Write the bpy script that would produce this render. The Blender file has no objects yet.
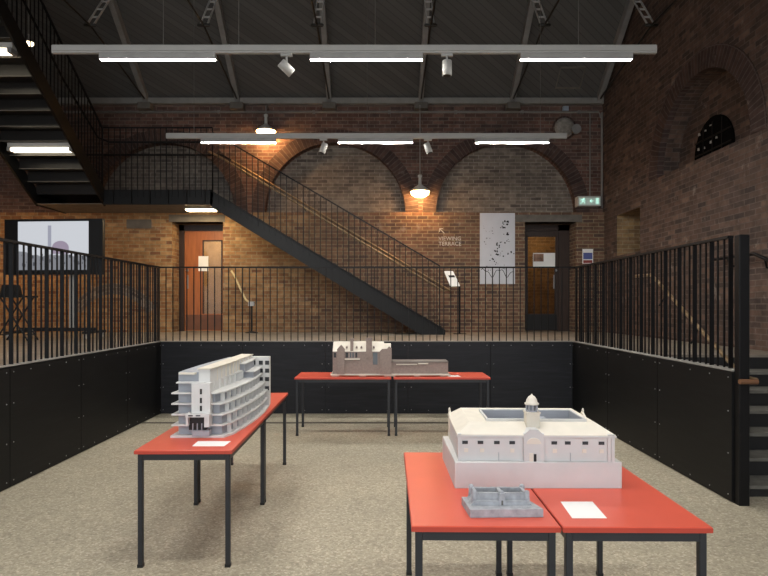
import bpy, math, random
from mathutils import Vector, Matrix
C = bpy.context.scene.collection
SC = bpy.context.scene
PI = math.pi
rnd = random.Random(7)

# ------------------------------------------------------------------ camera, world, exposure
cam_d = bpy.data.cameras.new('camera'); cam = bpy.data.objects.new('camera', cam_d); C.objects.link(cam)
cam.location = (0, 0, 1.62); cam.rotation_euler = (PI/2, 0, 0)
cam_d.sensor_width = 36; cam_d.lens = 590/768*36
cam_d.shift_x = 4/768; cam_d.shift_y = 18/768
cam_d.clip_end = 100; cam_d.clip_start = .05
SC.camera = cam
W = bpy.data.worlds.new('world'); SC.world = W; W.use_nodes = True
W.node_tree.nodes['Background'].inputs[0].default_value = (.93, .96, 1.0, 1)
W.node_tree.nodes['Background'].inputs[1].default_value = 1.0
SC.view_settings.view_transform = 'Standard'; SC.view_settings.look = 'None'
SC.view_settings.gamma = 1; SC.view_settings.use_curve_mapping = False
SC.view_settings.exposure = 1.0
SC.cycles.use_denoising = True
SC.cycles.max_bounces = 8
STRIP = 140.0          # strip luminaires on the tracks
PEND = 38.0           # warm pendant bowls
TUBE = 3.0           # tubes under the stair
WARM = (1.0, .56, .22)

# ------------------------------------------------------------------ materials
def lin(h):
    if isinstance(h, str):
        h = h.lstrip('#'); v = [int(h[i:i+2], 16)/255 for i in (0, 2, 4)]
    else: v = [c/255 for c in h]
    return tuple(c/12.92 if c <= .04045 else ((c+.055)/1.055)**2.4 for c in v) + (1,)
class NT:
    def __init__(s, name):
        s.m = bpy.data.materials.new(name); s.m.use_nodes = True
        s.t = s.m.node_tree; s.p = s.t.nodes['Principled BSDF']
    def n(s, typ, **kw):
        x = s.t.nodes.new(typ)
        for k, v in kw.items():
            if k.startswith('i_'):
                key = k[2:]; key = int(key) if key.isdigit() else key.replace('_', ' ')
                x.inputs[key].default_value = v
            else: setattr(x, k, v)
        return x
    def l(s, a, b): s.t.links.new(a, b)
    def ramp(s, fac, stops, interp='LINEAR'):
        r = s.n('ShaderNodeValToRGB'); e = r.color_ramp.elements; r.color_ramp.interpolation = interp
        while len(e) < len(stops): e.new(.5)
        for k, (p, c) in enumerate(stops): e[k].position = p; e[k].color = c
        s.l(fac, r.inputs[0]); return r.outputs[0]
    def mix(s, fac, a, b, blend='MIX'):
        x = s.n('ShaderNodeMix', data_type='RGBA', blend_type=blend)
        for v, k in ((fac, 0), (a, 6), (b, 7)):
            if hasattr(v, 'is_linked'): s.l(v, x.inputs[k])
            else: x.inputs[k].default_value = v
        return x.outputs[2]
    def math(s, op, a, b=0.0, c=0.0):
        x = s.n('ShaderNodeMath', operation=op)
        for k, v in enumerate((a, b, c)):
            if hasattr(v, 'is_linked'): s.l(v, x.inputs[k])
            else: x.inputs[k].default_value = v
        return x.outputs[0]
def mat(name, col, rough=.5, metal=0.0, var=.12, scale=6.0, bump=0.0, spec=.5, stretch=None):
    n = NT(name); c = lin(col)
    tc = n.n('ShaderNodeTexCoord')
    mp = n.n('ShaderNodeMapping'); n.l(tc.outputs['Object'], mp.inputs[0])
    if stretch: mp.inputs['Scale'].default_value = stretch
    no = n.n('ShaderNodeTexNoise', i_Scale=scale, i_Detail=5.0); n.l(mp.outputs[0], no.inputs['Vector'])
    lo = tuple(max(0, x*(1-var)) for x in c[:3])+(1,); hi = tuple(min(1, x*(1+var)) for x in c[:3])+(1,)
    n.l(n.ramp(no.outputs[0], [(.3, lo), (.7, hi)]), n.p.inputs['Base Color'])
    n.p.inputs['Roughness'].default_value = rough; n.p.inputs['Metallic'].default_value = metal
    n.p.inputs['Specular IOR Level'].default_value = spec
    if bump:
        b = n.n('ShaderNodeBump', i_Strength=bump, i_Distance=.01); n.l(no.outputs[0], b.inputs['Height']); n.l(b.outputs[0], n.p.inputs['Normal'])
    return n.m
def emit(name, col, strength, base=.8):
    n = NT(name); c = col if len(col) == 4 else tuple(col)+(1,)
    n.p.inputs['Base Color'].default_value = (base, base, base, 1)
    n.p.inputs['Emission Color'].default_value = c; n.p.inputs['Emission Strength'].default_value = strength
    return n.m
def brick(name, cols, mortar, mfac=.85, stain=None, stain_amt=.5, bw=.225, rh=.075, tint2=None, split=None):
    """cols: brick colours picked brick by brick; tint2/split: another stock of brick past an X position"""
    n = NT(name)
    uv = n.n('ShaderNodeUVMap')
    wob = n.n('ShaderNodeTexNoise', i_Scale=1.7, i_Detail=2.0); n.l(uv.outputs[0], wob.inputs['Vector'])
    ad = n.n('ShaderNodeVectorMath', operation='SCALE'); n.l(wob.outputs['Color'], ad.inputs[0]); ad.inputs['Scale'].default_value = .012
    ad2 = n.n('ShaderNodeVectorMath', operation='ADD'); n.l(uv.outputs[0], ad2.inputs[0]); n.l(ad.outputs[0], ad2.inputs[1])
    br = n.n('ShaderNodeTexBrick', i_Scale=1.0, i_Mortar_Size=.0075, i_Mortar_Smooth=.3, i_Bias=0.0, i_Brick_Width=bw, i_Row_Height=rh)
    br.inputs['Color1'].default_value = (0, 0, 0, 1); br.inputs['Color2'].default_value = (1, 1, 1, 1); br.inputs['Mortar'].default_value = (.5, .5, .5, 1)
    n.l(ad2.outputs[0], br.inputs['Vector'])
    k = len(cols)
    c = n.ramp(br.outputs['Color'], [(i/(k-1)*.9+.05, lin(x)) for i, x in enumerate(cols)])
    geo = n.n('ShaderNodeNewGeometry')
    n1 = n.n('ShaderNodeTexNoise', i_Scale=.55, i_Detail=6.0, i_Roughness=.62); n.l(geo.outputs['Position'], n1.inputs['Vector'])
    if tint2:
        sx = n.n('ShaderNodeSeparateXYZ'); n.l(geo.outputs['Position'], sx.inputs[0])
        f = n.math('ADD', sx.outputs[0], n.math('MULTIPLY', n.math('SUBTRACT', n1.outputs[0], .5), 3.0))
        mr = n.n('ShaderNodeMapRange', i_From_Min=split[0], i_From_Max=split[1]); n.l(f, mr.inputs[0])
        c2 = n.ramp(br.outputs['Color'], [(i/(len(tint2)-1)*.9+.05, lin(x)) for i, x in enumerate(tint2)])
        c = n.mix(mr.outputs[0], c, c2)
    c = n.mix(n.math('MULTIPLY', br.outputs['Fac'], mfac), c, lin(mortar))
    n2 = n.n('ShaderNodeTexNoise', i_Scale=9.0, i_Detail=4.0); n.l(geo.outputs['Position'], n2.inputs['Vector'])
    c = n.mix(.55, c, n.ramp(n2.outputs[0], [(.3, (.45, .45, .45, 1)), (.7, (1.25, 1.25, 1.25, 1))]), 'MULTIPLY')
    if stain:
        s = n.ramp(n1.outputs[0], [(.46, (0, 0, 0, 1)), (.68, (1, 1, 1, 1))])
        c = n.mix(n.math('MULTIPLY', s, stain_amt), c, lin(stain))
    n4 = n.n('ShaderNodeTexNoise', i_Scale=3.2, i_Detail=5.0, i_Roughness=.7); n.l(geo.outputs['Position'], n4.inputs['Vector'])
    sp = n.ramp(n4.outputs[0], [(.62, (0, 0, 0, 1)), (.72, (1, 1, 1, 1))])
    c = n.mix(n.math('MULTIPLY', sp, .4), c, lin('#a79e94'))
    n.l(c, n.p.inputs['Base Color']); n.p.inputs['Roughness'].default_value = .88; n.p.inputs['Specular IOR Level'].default_value = .25
    h = n.math('SUBTRACT', n.math('MULTIPLY', n2.outputs[0], .4), br.outputs['Fac'])
    b = n.n('ShaderNodeBump', i_Strength=.7, i_Distance=.012); n.l(h, b.inputs['Height']); n.l(b.outputs[0], n.p.inputs['Normal'])
    return n.m

M = {}
M['brick_up'] = brick('red brown brick', ['#5e4740', '#6b4e45', '#765a4f', '#65504a', '#574642', '#7f6256'], '#84796f', stain='#463e3b', stain_amt=.55)
M['brick_in'] = brick('grey buff infill brick', ['#766d64', '#857b71', '#6a6159', '#948a7e', '#7c7168', '#625a54'], '#a39b91', stain='#5b5651', stain_amt=.5)
M['brick_low'] = brick('stock brick of the lower wall', ['#9a7450', '#a8825a', '#8a6244', '#9d7650', '#b8946a', '#7a5640'], '#a39678', stain='#5d4f40', stain_amt=.35,
                       tint2=['#6f5344', '#7e5d4b', '#634c42', '#76594a', '#8a6a55', '#594640'], split=(-2.6, -.6))
M['brick_side'] = brick('dark brown side brick', ['#55463f', '#614e45', '#6b564b', '#5a4b45', '#4a3f3b', '#766053'], '#776d65', stain='#3d3633', stain_amt=.5, mfac=.5)
M['brick_ring'] = brick('dark red arch brick', ['#4b3c38', '#54423d', '#473936', '#5b4842'], '#655b56', bw=.075, rh=.3)
M['brick_lobby'] = brick('warm lobby brick', ['#94785a', '#a3865f', '#83694e', '#8f7656'], '#a39378')
M['stone'] = mat('grey stone', '#6a655e', .85, var=.2, bump=.3)
M['plate'] = mat('grey painted wall plate', '#8a8883', .6)
M['steel'] = mat('grey painted steel', '#858482', .5, var=.15)
M['strut'] = mat('light galvanised strut', '#b5b3af', .5)
M['rod'] = mat('dark tie rod', '#26241f', .5)
M['dark_steel'] = mat('black painted stair steel', '#0c0c0c', .5, var=.25, spec=.3)
M['soffit'] = mat('dark brown stair plate', '#191613', .42, var=.3)
M['rail'] = mat('black railing steel', '#0b0b0d', .5, var=.2, spec=.25)
M['black'] = mat('matt black plastic', '#0b0b0c', .5)
M['brass'] = mat('worn brass handrail', '#8d7657', .42, metal=.35, var=.25)
M['wood_rail'] = mat('brown wooden handrail', '#6b4a33', .5, stretch=(8, 1, 8))
M['red'] = mat('orange red laminate', '#d65a45', .36, var=.03, spec=.4)
M['red_edge'] = mat('red table edge', '#b8402e', .45, var=.05)
M['frame'] = mat('charcoal table steel', '#23252a', .42, var=.1)
M['white'] = mat('white model card', '#cdcdcb', .7, var=.03, scale=12)
M['cream'] = mat('ivory model board', '#d3ccbd', .7, var=.05, scale=9)
M['ivory'] = mat('ivory plaster roof', '#ddd6c8', .75, var=.04, scale=14)
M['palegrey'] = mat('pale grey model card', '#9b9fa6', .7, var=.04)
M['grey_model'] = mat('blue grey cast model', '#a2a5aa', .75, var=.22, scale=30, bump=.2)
M['grey_dark'] = mat('dark grey model floor', '#5c5a56', .8, var=.3, scale=30)  # darker grey for the fort's inner court and gate opening
M['taupe'] = mat('taupe model brick', '#8a7b74', .75, var=.12, scale=40)
M['dark_win'] = mat('dark model glazing', '#2b2d31', .35)
M['paper'] = mat('white paper', '#f4f3f0', .8, var=.01)
M['lampwhite'] = mat('white lamp metal', '#b9b8b4', .45, var=.04)
M['spotwhite'] = mat('off white spotlight metal', '#a09f9b', .45, var=.04)
M['track'] = mat('light grey track', '#a09f9b', .45, var=.04)
M['lampgrey'] = mat('grey luminaire body', '#92918e', .5)
M['wire'] = mat('thin steel wire', '#77746f', .4, metal=.6)
M['conduit'] = mat('galvanised conduit', '#84817d', .5, metal=.3)
M['strip'] = emit('strip diffuser', (1.0, .96, .90), STRIP)
M['tube'] = emit('stair tube', (1.0, .88, .66), TUBE)
M['bowl'] = emit('pendant bowl glass', (1.0, .52, .18), PEND)
M['bulb'] = emit('small bulb glass', (1.0, .8, .5), 3)
M['wood_door'] = mat('varnished orange door', '#a5602f', .4, var=.18, stretch=(6, 6, .6), scale=5)
M['wood_dark'] = mat('dark stained frame', '#33241c', .45, var=.25, stretch=(6, 6, .6))
M['wood_kick'] = mat('brown kick plate', '#70452b', .4, var=.15)
M['plaster'] = mat('beige lobby plaster', '#b8a68a', .85)
M['castor'] = mat('pale castor', '#a9a7a2', .5)
M['step'] = mat('worn grey step', '#68665f', .75, var=.2, scale=14, bump=.2)
M['step_riser'] = mat('black step riser', '#161617', .6)
M['bolt'] = mat('bright bolt', '#a7a7a9', .35, metal=.5)
M['rope'] = mat('cream rope', '#cdbb92', .9)
M['ink'] = mat('black ink', '#1c1c1e', .8)
M['poster'] = mat('pale poster print', '#c9cbd2', .75, var=.03)
M['letter'] = mat('white wall letters', '#cfc7bd', .8)
M['green'] = emit('green exit sign', lin('#0f5a44'), .3)
M['pict'] = emit('exit pictogram', lin('#9fe6cf'), .45)
M['blue'] = mat('blue notice print', '#56619c', .7)
M['redprint'] = mat('red notice print', '#8c3c3a', .7)
M['bluegrey'] = mat('blue grey pane', '#5a6066', .2)

def glass(name, tint, rough=.05):
    n = NT(name)
    tr = n.n('ShaderNodeBsdfTransparent'); tr.inputs[0].default_value = lin(tint)
    gl = n.n('ShaderNodeBsdfGlossy', i_Roughness=rough); fr = n.n('ShaderNodeFresnel', i_IOR=1.45)
    mx = n.n('ShaderNodeMixShader'); n.l(fr.outputs[0], mx.inputs[0]); n.l(tr.outputs[0], mx.inputs[1]); n.l(gl.outputs[0], mx.inputs[2])
    n.l(mx.outputs[0], n.t.nodes['Material Output'].inputs[0]); return n.m
M['glass'] = glass('door glass', '#e8dcc8')

def floor_mat():
    n = NT('speckled ground concrete')
    geo = n.n('ShaderNodeNewGeometry')
    v1 = n.n('ShaderNodeTexVoronoi', i_Scale=75.0); n.l(geo.outputs['Position'], v1.inputs['Vector'])
    v2 = n.n('ShaderNodeTexVoronoi', i_Scale=34.0); n.l(geo.outputs['Position'], v2.inputs['Vector'])
    no = n.n('ShaderNodeTexNoise', i_Scale=.9, i_Detail=6.0, i_Roughness=.6); n.l(geo.outputs['Position'], no.inputs['Vector'])
    sx = n.n('ShaderNodeSeparateColor'); n.l(v1.outputs['Color'], sx.inputs[0])
    sy = n.n('ShaderNodeSeparateColor'); n.l(v2.outputs['Color'], sy.inputs[0])
    c = n.ramp(sx.outputs[0], [(.0, lin('#908a79')), (.3, lin('#9f9886')), (.6, lin('#a69f8c')), (.85, lin('#b0a996')), (1, lin('#c2bba8'))])
    c = n.mix(n.ramp(sy.outputs[1], [(.86, (0, 0, 0, 1)), (.9, (.3, .3, .3, 1))]), c, lin('#7a7261'))
    c = n.mix(.8, c, n.ramp(no.outputs[0], [(.3, (.86, .85, .83, 1)), (.7, (1.2, 1.18, 1.15, 1))]), 'MULTIPLY')
    n.l(c, n.p.inputs['Base Color'])
    n.l(n.ramp(no.outputs[0], [(.3, (.5, .5, .5, 1)), (.7, (.68, .68, .68, 1))]), n.p.inputs['Roughness'])
    n.p.inputs['Specular IOR Level'].default_value = .35
    return n.m
M['floor'] = floor_mat()
M['upfloor'] = mat('grey deck floor', '#877d70', .6, var=.2, scale=4)

def panel_mat(nm, c0, c1, c2):
    n = NT(nm)
    uv = n.n('ShaderNodeUVMap'); mp = n.n('ShaderNodeMapping'); mp.inputs['Scale'].default_value = (1.2, 14, 1); n.l(uv.outputs[0], mp.inputs[0])
    no = n.n('ShaderNodeTexNoise', i_Scale=1.6, i_Detail=7.0, i_Distortion=.8); n.l(mp.outputs[0], no.inputs['Vector'])
    n.l(n.ramp(no.outputs[0], [(.3, lin(c0)), (.55, lin(c1)), (.75, lin(c2))]), n.p.inputs['Base Color'])
    n.p.inputs['Roughness'].default_value = .55; n.p.inputs['Specular IOR Level'].default_value = .3
    return n.m
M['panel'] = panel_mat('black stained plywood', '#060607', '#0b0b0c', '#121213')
M['panel_lit'] = panel_mat('stained plywood with front light painted in', '#16171b', '#1d1e23', '#26272c')  # same sheets as the sides, frontal light painted into a lighter blue tone

def roof_mat():
    n = NT('dark diagonal roof boarding')
    uv = n.n('ShaderNodeUVMap'); s = n.n('ShaderNodeSeparateXYZ'); n.l(uv.outputs[0], s.inputs[0])
    t = n.math('DIVIDE', n.math('SUBTRACT', s.outputs[1], n.math('MULTIPLY', s.outputs[0], .62)), .115)
    f = n.math('FRACT', t); g = n.math('FLOOR', t)
    wn = n.n('ShaderNodeTexWhiteNoise', noise_dimensions='1D'); n.l(g, wn.inputs['W'])
    c = n.ramp(wn.outputs[0], [(0, lin('#565553')), (1, lin('#605f5d'))])
    gap = n.ramp(f, [(.0, (1, 1, 1, 1)), (.14, (0, 0, 0, 1))])
    c = n.mix(gap, c, lin('#403f3f'))
    n.l(c, n.p.inputs['Base Color']); n.p.inputs['Roughness'].default_value = .75; n.p.inputs['Specular IOR Level'].default_value = .2
    return n.m
M['roof'] = roof_mat()

# ------------------------------------------------------------------ mesh helpers
ORG = {}
class MB:
    def __init__(s): s.v = []; s.f = []; s.uv = {}; s.smooth = set()
    def face(s, pts, uv=None, smooth=False):
        b = len(s.v); s.v += [Vector(p) for p in pts]; s.f.append(tuple(range(b, b+len(pts))))
        if uv: s.uv[len(s.f)-1] = uv
        if smooth: s.smooth.add(len(s.f)-1)
    def idx(s, vs, fs, smooth=False):
        b = len(s.v); s.v += [Vector(p) for p in vs]
        for f in fs:
            s.f.append(tuple(b+i for i in f))
            if smooth: s.smooth.add(len(s.f)-1)
        return s
    def box(s, x0, x1, y0, y1, z0, z1, mtx=None):
        vs = [Vector(p) for p in ((x0,y0,z0),(x1,y0,z0),(x1,y1,z0),(x0,y1,z0),(x0,y0,z1),(x1,y0,z1),(x1,y1,z1),(x0,y1,z1))]
        if mtx: vs = [mtx @ v for v in vs]
        return s.idx(vs, [(3,2,1,0),(4,5,6,7),(0,1,5,4),(1,2,6,5),(2,3,7,6),(3,0,4,7)])
    def bbox(s, x0, x1, y0, y1, z0, z1, b=.004):
        """box with chamfered top and vertical edges"""
        p = [(x0+b,y0),(x1-b,y0),(x1,y0+b),(x1,y1-b),(x1-b,y1),(x0+b,y1),(x0,y1-b),(x0,y0+b)]
        q = [(x0+b*1.6,y0+b),(x1-b*1.6,y0+b),(x1-b,y0+b*1.6),(x1-b,y1-b*1.6),(x1-b*1.6,y1-b),(x0+b*1.6,y1-b),(x0+b,y1-b*1.6),(x0+b,y0+b*1.6)]
        vs = [(x,y,z0) for x,y in p]+[(x,y,z1-b) for x,y in p]+[(x,y,z1) for x,y in q]
        fs = [tuple(range(7,-1,-1)), tuple(range(16,24))]
        for r in (0, 8):
            for i in range(8): fs.append((r+i, r+(i+1)%8, r+8+(i+1)%8, r+8+i))
        return s.idx(vs, fs)
    def prism(s, poly, a0, a1, axis='z'):
        """extrude a 2D polygon along an axis: z:(x,y) y:(x,z) x:(y,z)"""
        n = len(poly)
        area = sum(poly[i][0]*poly[(i+1)%n][1]-poly[(i+1)%n][0]*poly[i][1] for i in range(n))
        if axis == 'y': area = -area
        if area < 0: poly = poly[::-1]
        P = {'z': lambda p, a: (p[0], p[1], a), 'y': lambda p, a: (p[0], a, p[1]), 'x': lambda p, a: (a, p[0], p[1])}[axis]
        vs = [P(p, a0) for p in poly]+[P(p, a1) for p in poly]
        fs = [tuple(range(n-1,-1,-1)), tuple(range(n, 2*n))]+[(i, (i+1)%n, n+(i+1)%n, n+i) for i in range(n)]
        return s.idx(vs, fs)
    def tube(s, pts, r, n=8, caps=True):
        pts = [Vector(p) for p in pts]; rings = []
        for i, p in enumerate(pts):
            d = (pts[min(i+1, len(pts)-1)]-pts[max(i-1, 0)]).normalized()
            up = Vector((0,0,1)) if abs(d.z) < .9 else Vector((1,0,0))
            a = d.cross(up).normalized(); b = a.cross(d).normalized()
            rings.append([p+(a*math.cos(t)+b*math.sin(t))*r for t in (2*PI*k/n+PI/n for k in range(n))])
        vs = [v for g in rings for v in g]; fs = []
        for i in range(len(pts)-1):
            for k in range(n):
                k2 = (k+1)%n; fs.append((i*n+k2, i*n+k, (i+1)*n+k, (i+1)*n+k2))
        s.idx(vs, fs, smooth=n > 4)
        if caps:
            s.face(rings[0]); s.face(rings[-1][::-1])
        return s
    def bar(s, p, q, w, h, side=None):
        """rectangular bar from p to q"""
        p, q = Vector(p), Vector(q); d = (q-p).normalized()
        sd = Vector(side) if side else (Vector((0,0,1)).cross(d) if abs(d.z) < .95 else Vector((1,0,0)))
        sd = (sd-d*sd.dot(d)).normalized(); up = d.cross(sd).normalized()
        c = [sd*(w/2*a)+up*(h/2*b) for a, b in ((-1,-1),(1,-1),(1,1),(-1,1))]
        vs = [p+x for x in c]+[q+x for x in c]
        return s.idx(vs, [(3,2,1,0),(4,5,6,7),(0,1,5,4),(1,2,6,5),(2,3,7,6),(3,0,4,7)])
    def lathe(s, prof, c, n=20, axis='z', mtx=None, smooth=True):
        c = Vector(c); vs = []
        for r, h in prof:
            for k in range(n):
                t = 2*PI*k/n; p = Vector((r*math.cos(t), r*math.sin(t), h))
                if axis == 'y': p = Vector((p.x, -p.z, p.y))
                if axis == 'x': p = Vector((p.z, p.x, p.y))
                if mtx: p = mtx @ p
                vs.append(c+p)
        fs = []
        for i in range(len(prof)-1):
            for k in range(n):
                k2 = (k+1)%n; fs.append((i*n+k, i*n+k2, (i+1)*n+k2, (i+1)*n+k))
        s.idx(vs, fs, smooth)
        s.face([vs[k] for k in range(n-1,-1,-1)]); s.face([vs[(len(prof)-1)*n+k] for k in range(n)])
        return s
    def build(s, name, m, parent=None, org=None, label=None):
        if parent is not None: org = ORG[parent.name]
        elif org is None:
            xs = [v.x for v in s.v]; ys = [v.y for v in s.v]
            org = Vector(((min(xs)+max(xs))/2, (min(ys)+max(ys))/2, min(v.z for v in s.v)))
        org = Vector(org)
        me = bpy.data.meshes.new(name); me.from_pydata([v-org for v in s.v], [], s.f)
        ul = me.uv_layers.new(name='UVMap')
        for i, p in enumerate(me.polygons):
            p.use_smooth = i in s.smooth
            cu = s.uv.get(i); nr = p.normal
            for j, li in enumerate(p.loop_indices):
                w = me.vertices[me.loops[li].vertex_index].co+org
                if cu: ul.data[li].uv = cu[j]
                elif abs(nr.y) >= abs(nr.x) and abs(nr.y) >= abs(nr.z): ul.data[li].uv = (w.x, w.z)
                elif abs(nr.x) >= abs(nr.z): ul.data[li].uv = (w.y, w.z)
                else: ul.data[li].uv = (w.x, w.y)
        me.materials.append(m if not isinstance(m, str) else M[m])
        o = bpy.data.objects.new(name, me); C.objects.link(o)
        if parent is not None: o.parent = parent
        else: o.location = org
        ORG[o.name] = org
        if label: o['label'] = label
        return o
def tag(o, label, cat, group=None, kind=None):
    if label: o['label'] = label
    if cat: o['category'] = cat
    if group: o['group'] = group
    if kind: o['kind'] = kind
    return o
def thing(name, label, cat, loc=(0,0,0), group=None):
    o = bpy.data.objects.new(name, None); C.objects.link(o); o.location = loc; o.empty_display_size = .1
    ORG[o.name] = Vector(loc); return tag(o, label, cat, group)
def struct(name, mb, m, parent=None, label=None):
    o = mb.build(name, m, parent)
    if parent is None: o['kind'] = 'structure'
    if label: o['label'] = label
    return o
def dup(root, loc, label, rotz=None, cat=None):
    def cp(o, par):
        c = o.copy(); C.objects.link(c)
        if par is not None: c.parent = par
        ORG[c.name] = Vector(loc)
        for ch in list(o.children): cp(ch, c)
        return c
    r = cp(root, None); r.location = loc; r['label'] = label
    if rotz is not None: r.rotation_euler = (0, 0, rotz)
    return r
def wp(px, py, Y): return Vector(((px-380)/590*Y, Y, 1.62+(306-py)/590*Y))

# ------------------------------------------------------------------ setting
FZ = 1.07             # deck level
PX0, PX1, PY = -3.31, 2.91, 8.89
EY, EZ, SL, RY = 12.5, 5.97, .80, 5.5   # eave, roof slope, ridge
XL, XR, YF = -8.6, 4.72, -1.5
def roofz(y): return EZ+SL*(EY-y) if y > RY else EZ+SL*(EY-RY)-SL*(RY-y)

f = MB().box(XL-.2, XR+.2, -6, PY+.1, -.1, 0); struct('floor', f, M['floor'])
j = MB().box(PX0+.02, PX1-.02, 8.14, 8.22, 0, .003); struct('trim_1', j, mat('dark floor joint', '#4a4238', .7))
u = MB().box(XL, XR, PY+.06, 13.0, FZ-.1, FZ); u.box(XL, PX0-.06, -3, PY+.06, FZ-.1, FZ); u.box(PX1+.1, XR, 6.68, PY+.06, FZ-.1, FZ)
struct('floor_upper', u, M['upfloor'])

def arch_wall(mb, P, cols, z1, depth):
    """cols: ('rect',u0,u1,z0) or ('arch',cu,R,zs,z0); P(u,z,d) maps to the world, z1(u) top"""
    for c in cols:
        if c[0] == 'rect':
            _, a, b, z0 = c; mb.face([P(a,z0,0), P(b,z0,0), P(b,z1(b),0), P(a,z1(a),0)])
        else:
            _, cu, R, zs, z0 = c; N = 36
            if zs > z0:
                mb.face([P(cu-R,z0,0), P(cu+R,z0,0), P(cu+R,zs,0), P(cu-R,zs,0)])
            mb.face([P(cu-R,zs,0), P(cu+R,zs,0), P(cu+R,zs,depth), P(cu-R,zs,depth)])
            pts = [(cu-R*math.cos(PI*i/N), zs+R*math.sin(PI*i/N)) for i in range(N+1)]
            for i, ((a, za), (b, zb)) in enumerate(zip(pts, pts[1:])):
                mb.face([P(a,za,0), P(b,zb,0), P(b,z1(b),0), P(a,z1(a),0)])
                s0, s1 = PI*R*i/N, PI*R*(i+1)/N
                mb.face([P(a,za,0), P(a,za,depth), P(b,zb,depth), P(b,zb,0)], uv=[(0,s0),(depth,s0),(depth,s1),(0,s1)])
def ring(P, cu, R0, R1, zs, d0, d1, a0=0, a1=PI):
    mb = MB(); N = 36
    for i in range(N):
        t0, t1 = a0+(a1-a0)*i/N, a0+(a1-a0)*(i+1)/N
        q = lambda R, t, d: P(cu-R*math.cos(t), zs+R*math.sin(t), d)
        U0, U1 = t0*R0, t1*R0
        mb.face([q(R0,t0,d0), q(R1,t0,d0), q(R1,t1,d0), q(R0,t1,d0)], uv=[(U0,0),(U0,R1-R0),(U1,R1-R0),(U1,0)])
        mb.face([q(R1,t0,d0), q(R1,t0,d1), q(R1,t1,d1), q(R1,t1,d0)], uv=[(U0,0),(U0,.1),(U1,.1),(U1,0)])
        mb.face([q(R0,t0,d1), q(R0,t0,d0), q(R0,t1,d0), q(R0,t1,d1)], uv=[(U0,0),(U0,.1),(U1,.1),(U1,0)])
    for t in (a0, a1):
        mb.face([q(R0,t,d0), q(R1,t,d0), q(R1,t,d1), q(R0,t,d1)])
    return mb
# back wall, upper part with three blind arches
ZS = 3.59
PB = lambda u, z, d: Vector((u, EY+d, z))
R = 1.5; cs = [-8.19+3.62*k for k in range(4)]
cols = []; prev = XL
for c_ in cs:
    if c_-R > prev: cols.append(('rect', prev, c_-R, ZS))
    if c_-R < XL: prev = XL; cols.append(('rect', XL, c_+R, ZS)); prev = c_+R; continue
    cols.append(('arch', c_, R, ZS, ZS)); prev = c_+R
cols.append(('rect', prev, XR, ZS))
wb = MB(); arch_wall(wb, PB, cols, lambda u: EZ, .24)
back = struct('wall_back', wb, M['brick_up'])
inf = MB()
for c_ in cs[1:]: inf.box(c_-R-.05, c_+R+.05, EY+.24, EY+.3, ZS, ZS+R+.05)
struct('infill', inf, M['brick_in'], back)
for c_ in cs[1:]: struct('arch_ring', ring(PB, c_, R-.01, R+.27, ZS, -.012, .1), M['brick_ring'], back)
# back wall, lower part with the two door recesses
DOORS = [(-4.38, -3.305), (3.05, 4.13)]; DT = 3.39; LY = 12.42; DY = 12.92
lw = MB(); prev = XL
def rectf(mb, a, b, z0, z1, y): mb.face([(a,y,z0),(b,y,z0),(b,y,z1),(a,y,z1)])
for a, b in DOORS:
    rectf(lw, prev, a, FZ, ZS, LY); rectf(lw, a, b, DT, ZS, LY)
    lw.face([(a,LY,FZ),(a,DY,FZ),(a,DY,DT),(a,LY,DT)]); lw.face([(b,DY,FZ),(b,LY,FZ),(b,LY,DT),(b,DY,DT)])
    lw.face([(a,LY,DT),(a,DY,DT),(b,DY,DT),(b,LY,DT)]); prev = b
rectf(lw, prev, XR, FZ, ZS, LY)
lw.face([(XL,LY,ZS),(XR,LY,ZS),(XR,EY+.24,ZS),(XL,EY+.24,ZS)])
low = struct('wall_back_lower', lw, M['brick_low'])
for k, (a, b) in enumerate(DOORS):
    lt = MB().box(a-.06 if k == 0 else a-.2, b+.04 if k == 0 else b+.12, LY-.012, LY+.3, DT, DT+.15); struct('lintel', lt, M['stone'], low)
struct('relieving_arch', ring(lambda u, z, d: Vector((u, LY+d, z)), -5.6, .78, 1.0, FZ+.02, -.012, .05, .5, PI-.5), M['brick_in'], low)
vb = MB().box(-5.33, -4.81, LY-.015, LY+.05, 3.25, 3.44); struct('stone_block', vb, M['stone'], low)
# right wall with the arched niche and the window recess
PR = lambda u, z, d: Vector((XR+d, u, z))
nC, nR, nS = 8.77, 1.28, 3.80
rw = MB(); rv = MB(); rt = lambda u: roofz(u)+.05
a0, a1, oz0, oz1 = 10.71, 11.75, 2.62, 3.42
arch_wall(rw, PR, [('rect', YF, RY, 0), ('rect', RY, nC-nR, 0), ('arch', nC, nR, nS, 0), ('rect', nC+nR, a0, 0), ('rect', a1, 12.9, 0)], rt, .36)
rw.face([PR(a0,0,0), PR(a1,0,0), PR(a1,oz0,0), PR(a0,oz0,0)]); rw.face([PR(a0,oz1,0), PR(a1,oz1,0), PR(a1,rt(a1),0), PR(a0,rt(a0),0)])
for q in ([(a0,oz0),(a1,oz0)], [(a1,oz0),(a1,oz1)], [(a1,oz1),(a0,oz1)], [(a0,oz1),(a0,oz0)]):
    (ua, za), (ub, zb) = q; rv.face([PR(ua,za,0), PR(ub,zb,0), PR(ub,zb,.5), PR(ua,za,.5)])
right = struct('wall_right', rw, M['brick_side']); struct('window_reveal', rv, M['brick_lobby'], right)
rb = MB().box(XR+.36, XR+.42, nC-nR-.05, nC+nR+.05, nS, nS+nR+.05); rb.box(XR+.5, XR+.55, a0-.05, a1+.05, oz0-.05, oz1+.05)
struct('niche_back', rb, M['brick_side'], right)
struct('arch_ring', ring(PR, nC, nR-.01, nR+.30, nS, -.012, .1), M['brick_ring'], right)
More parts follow.
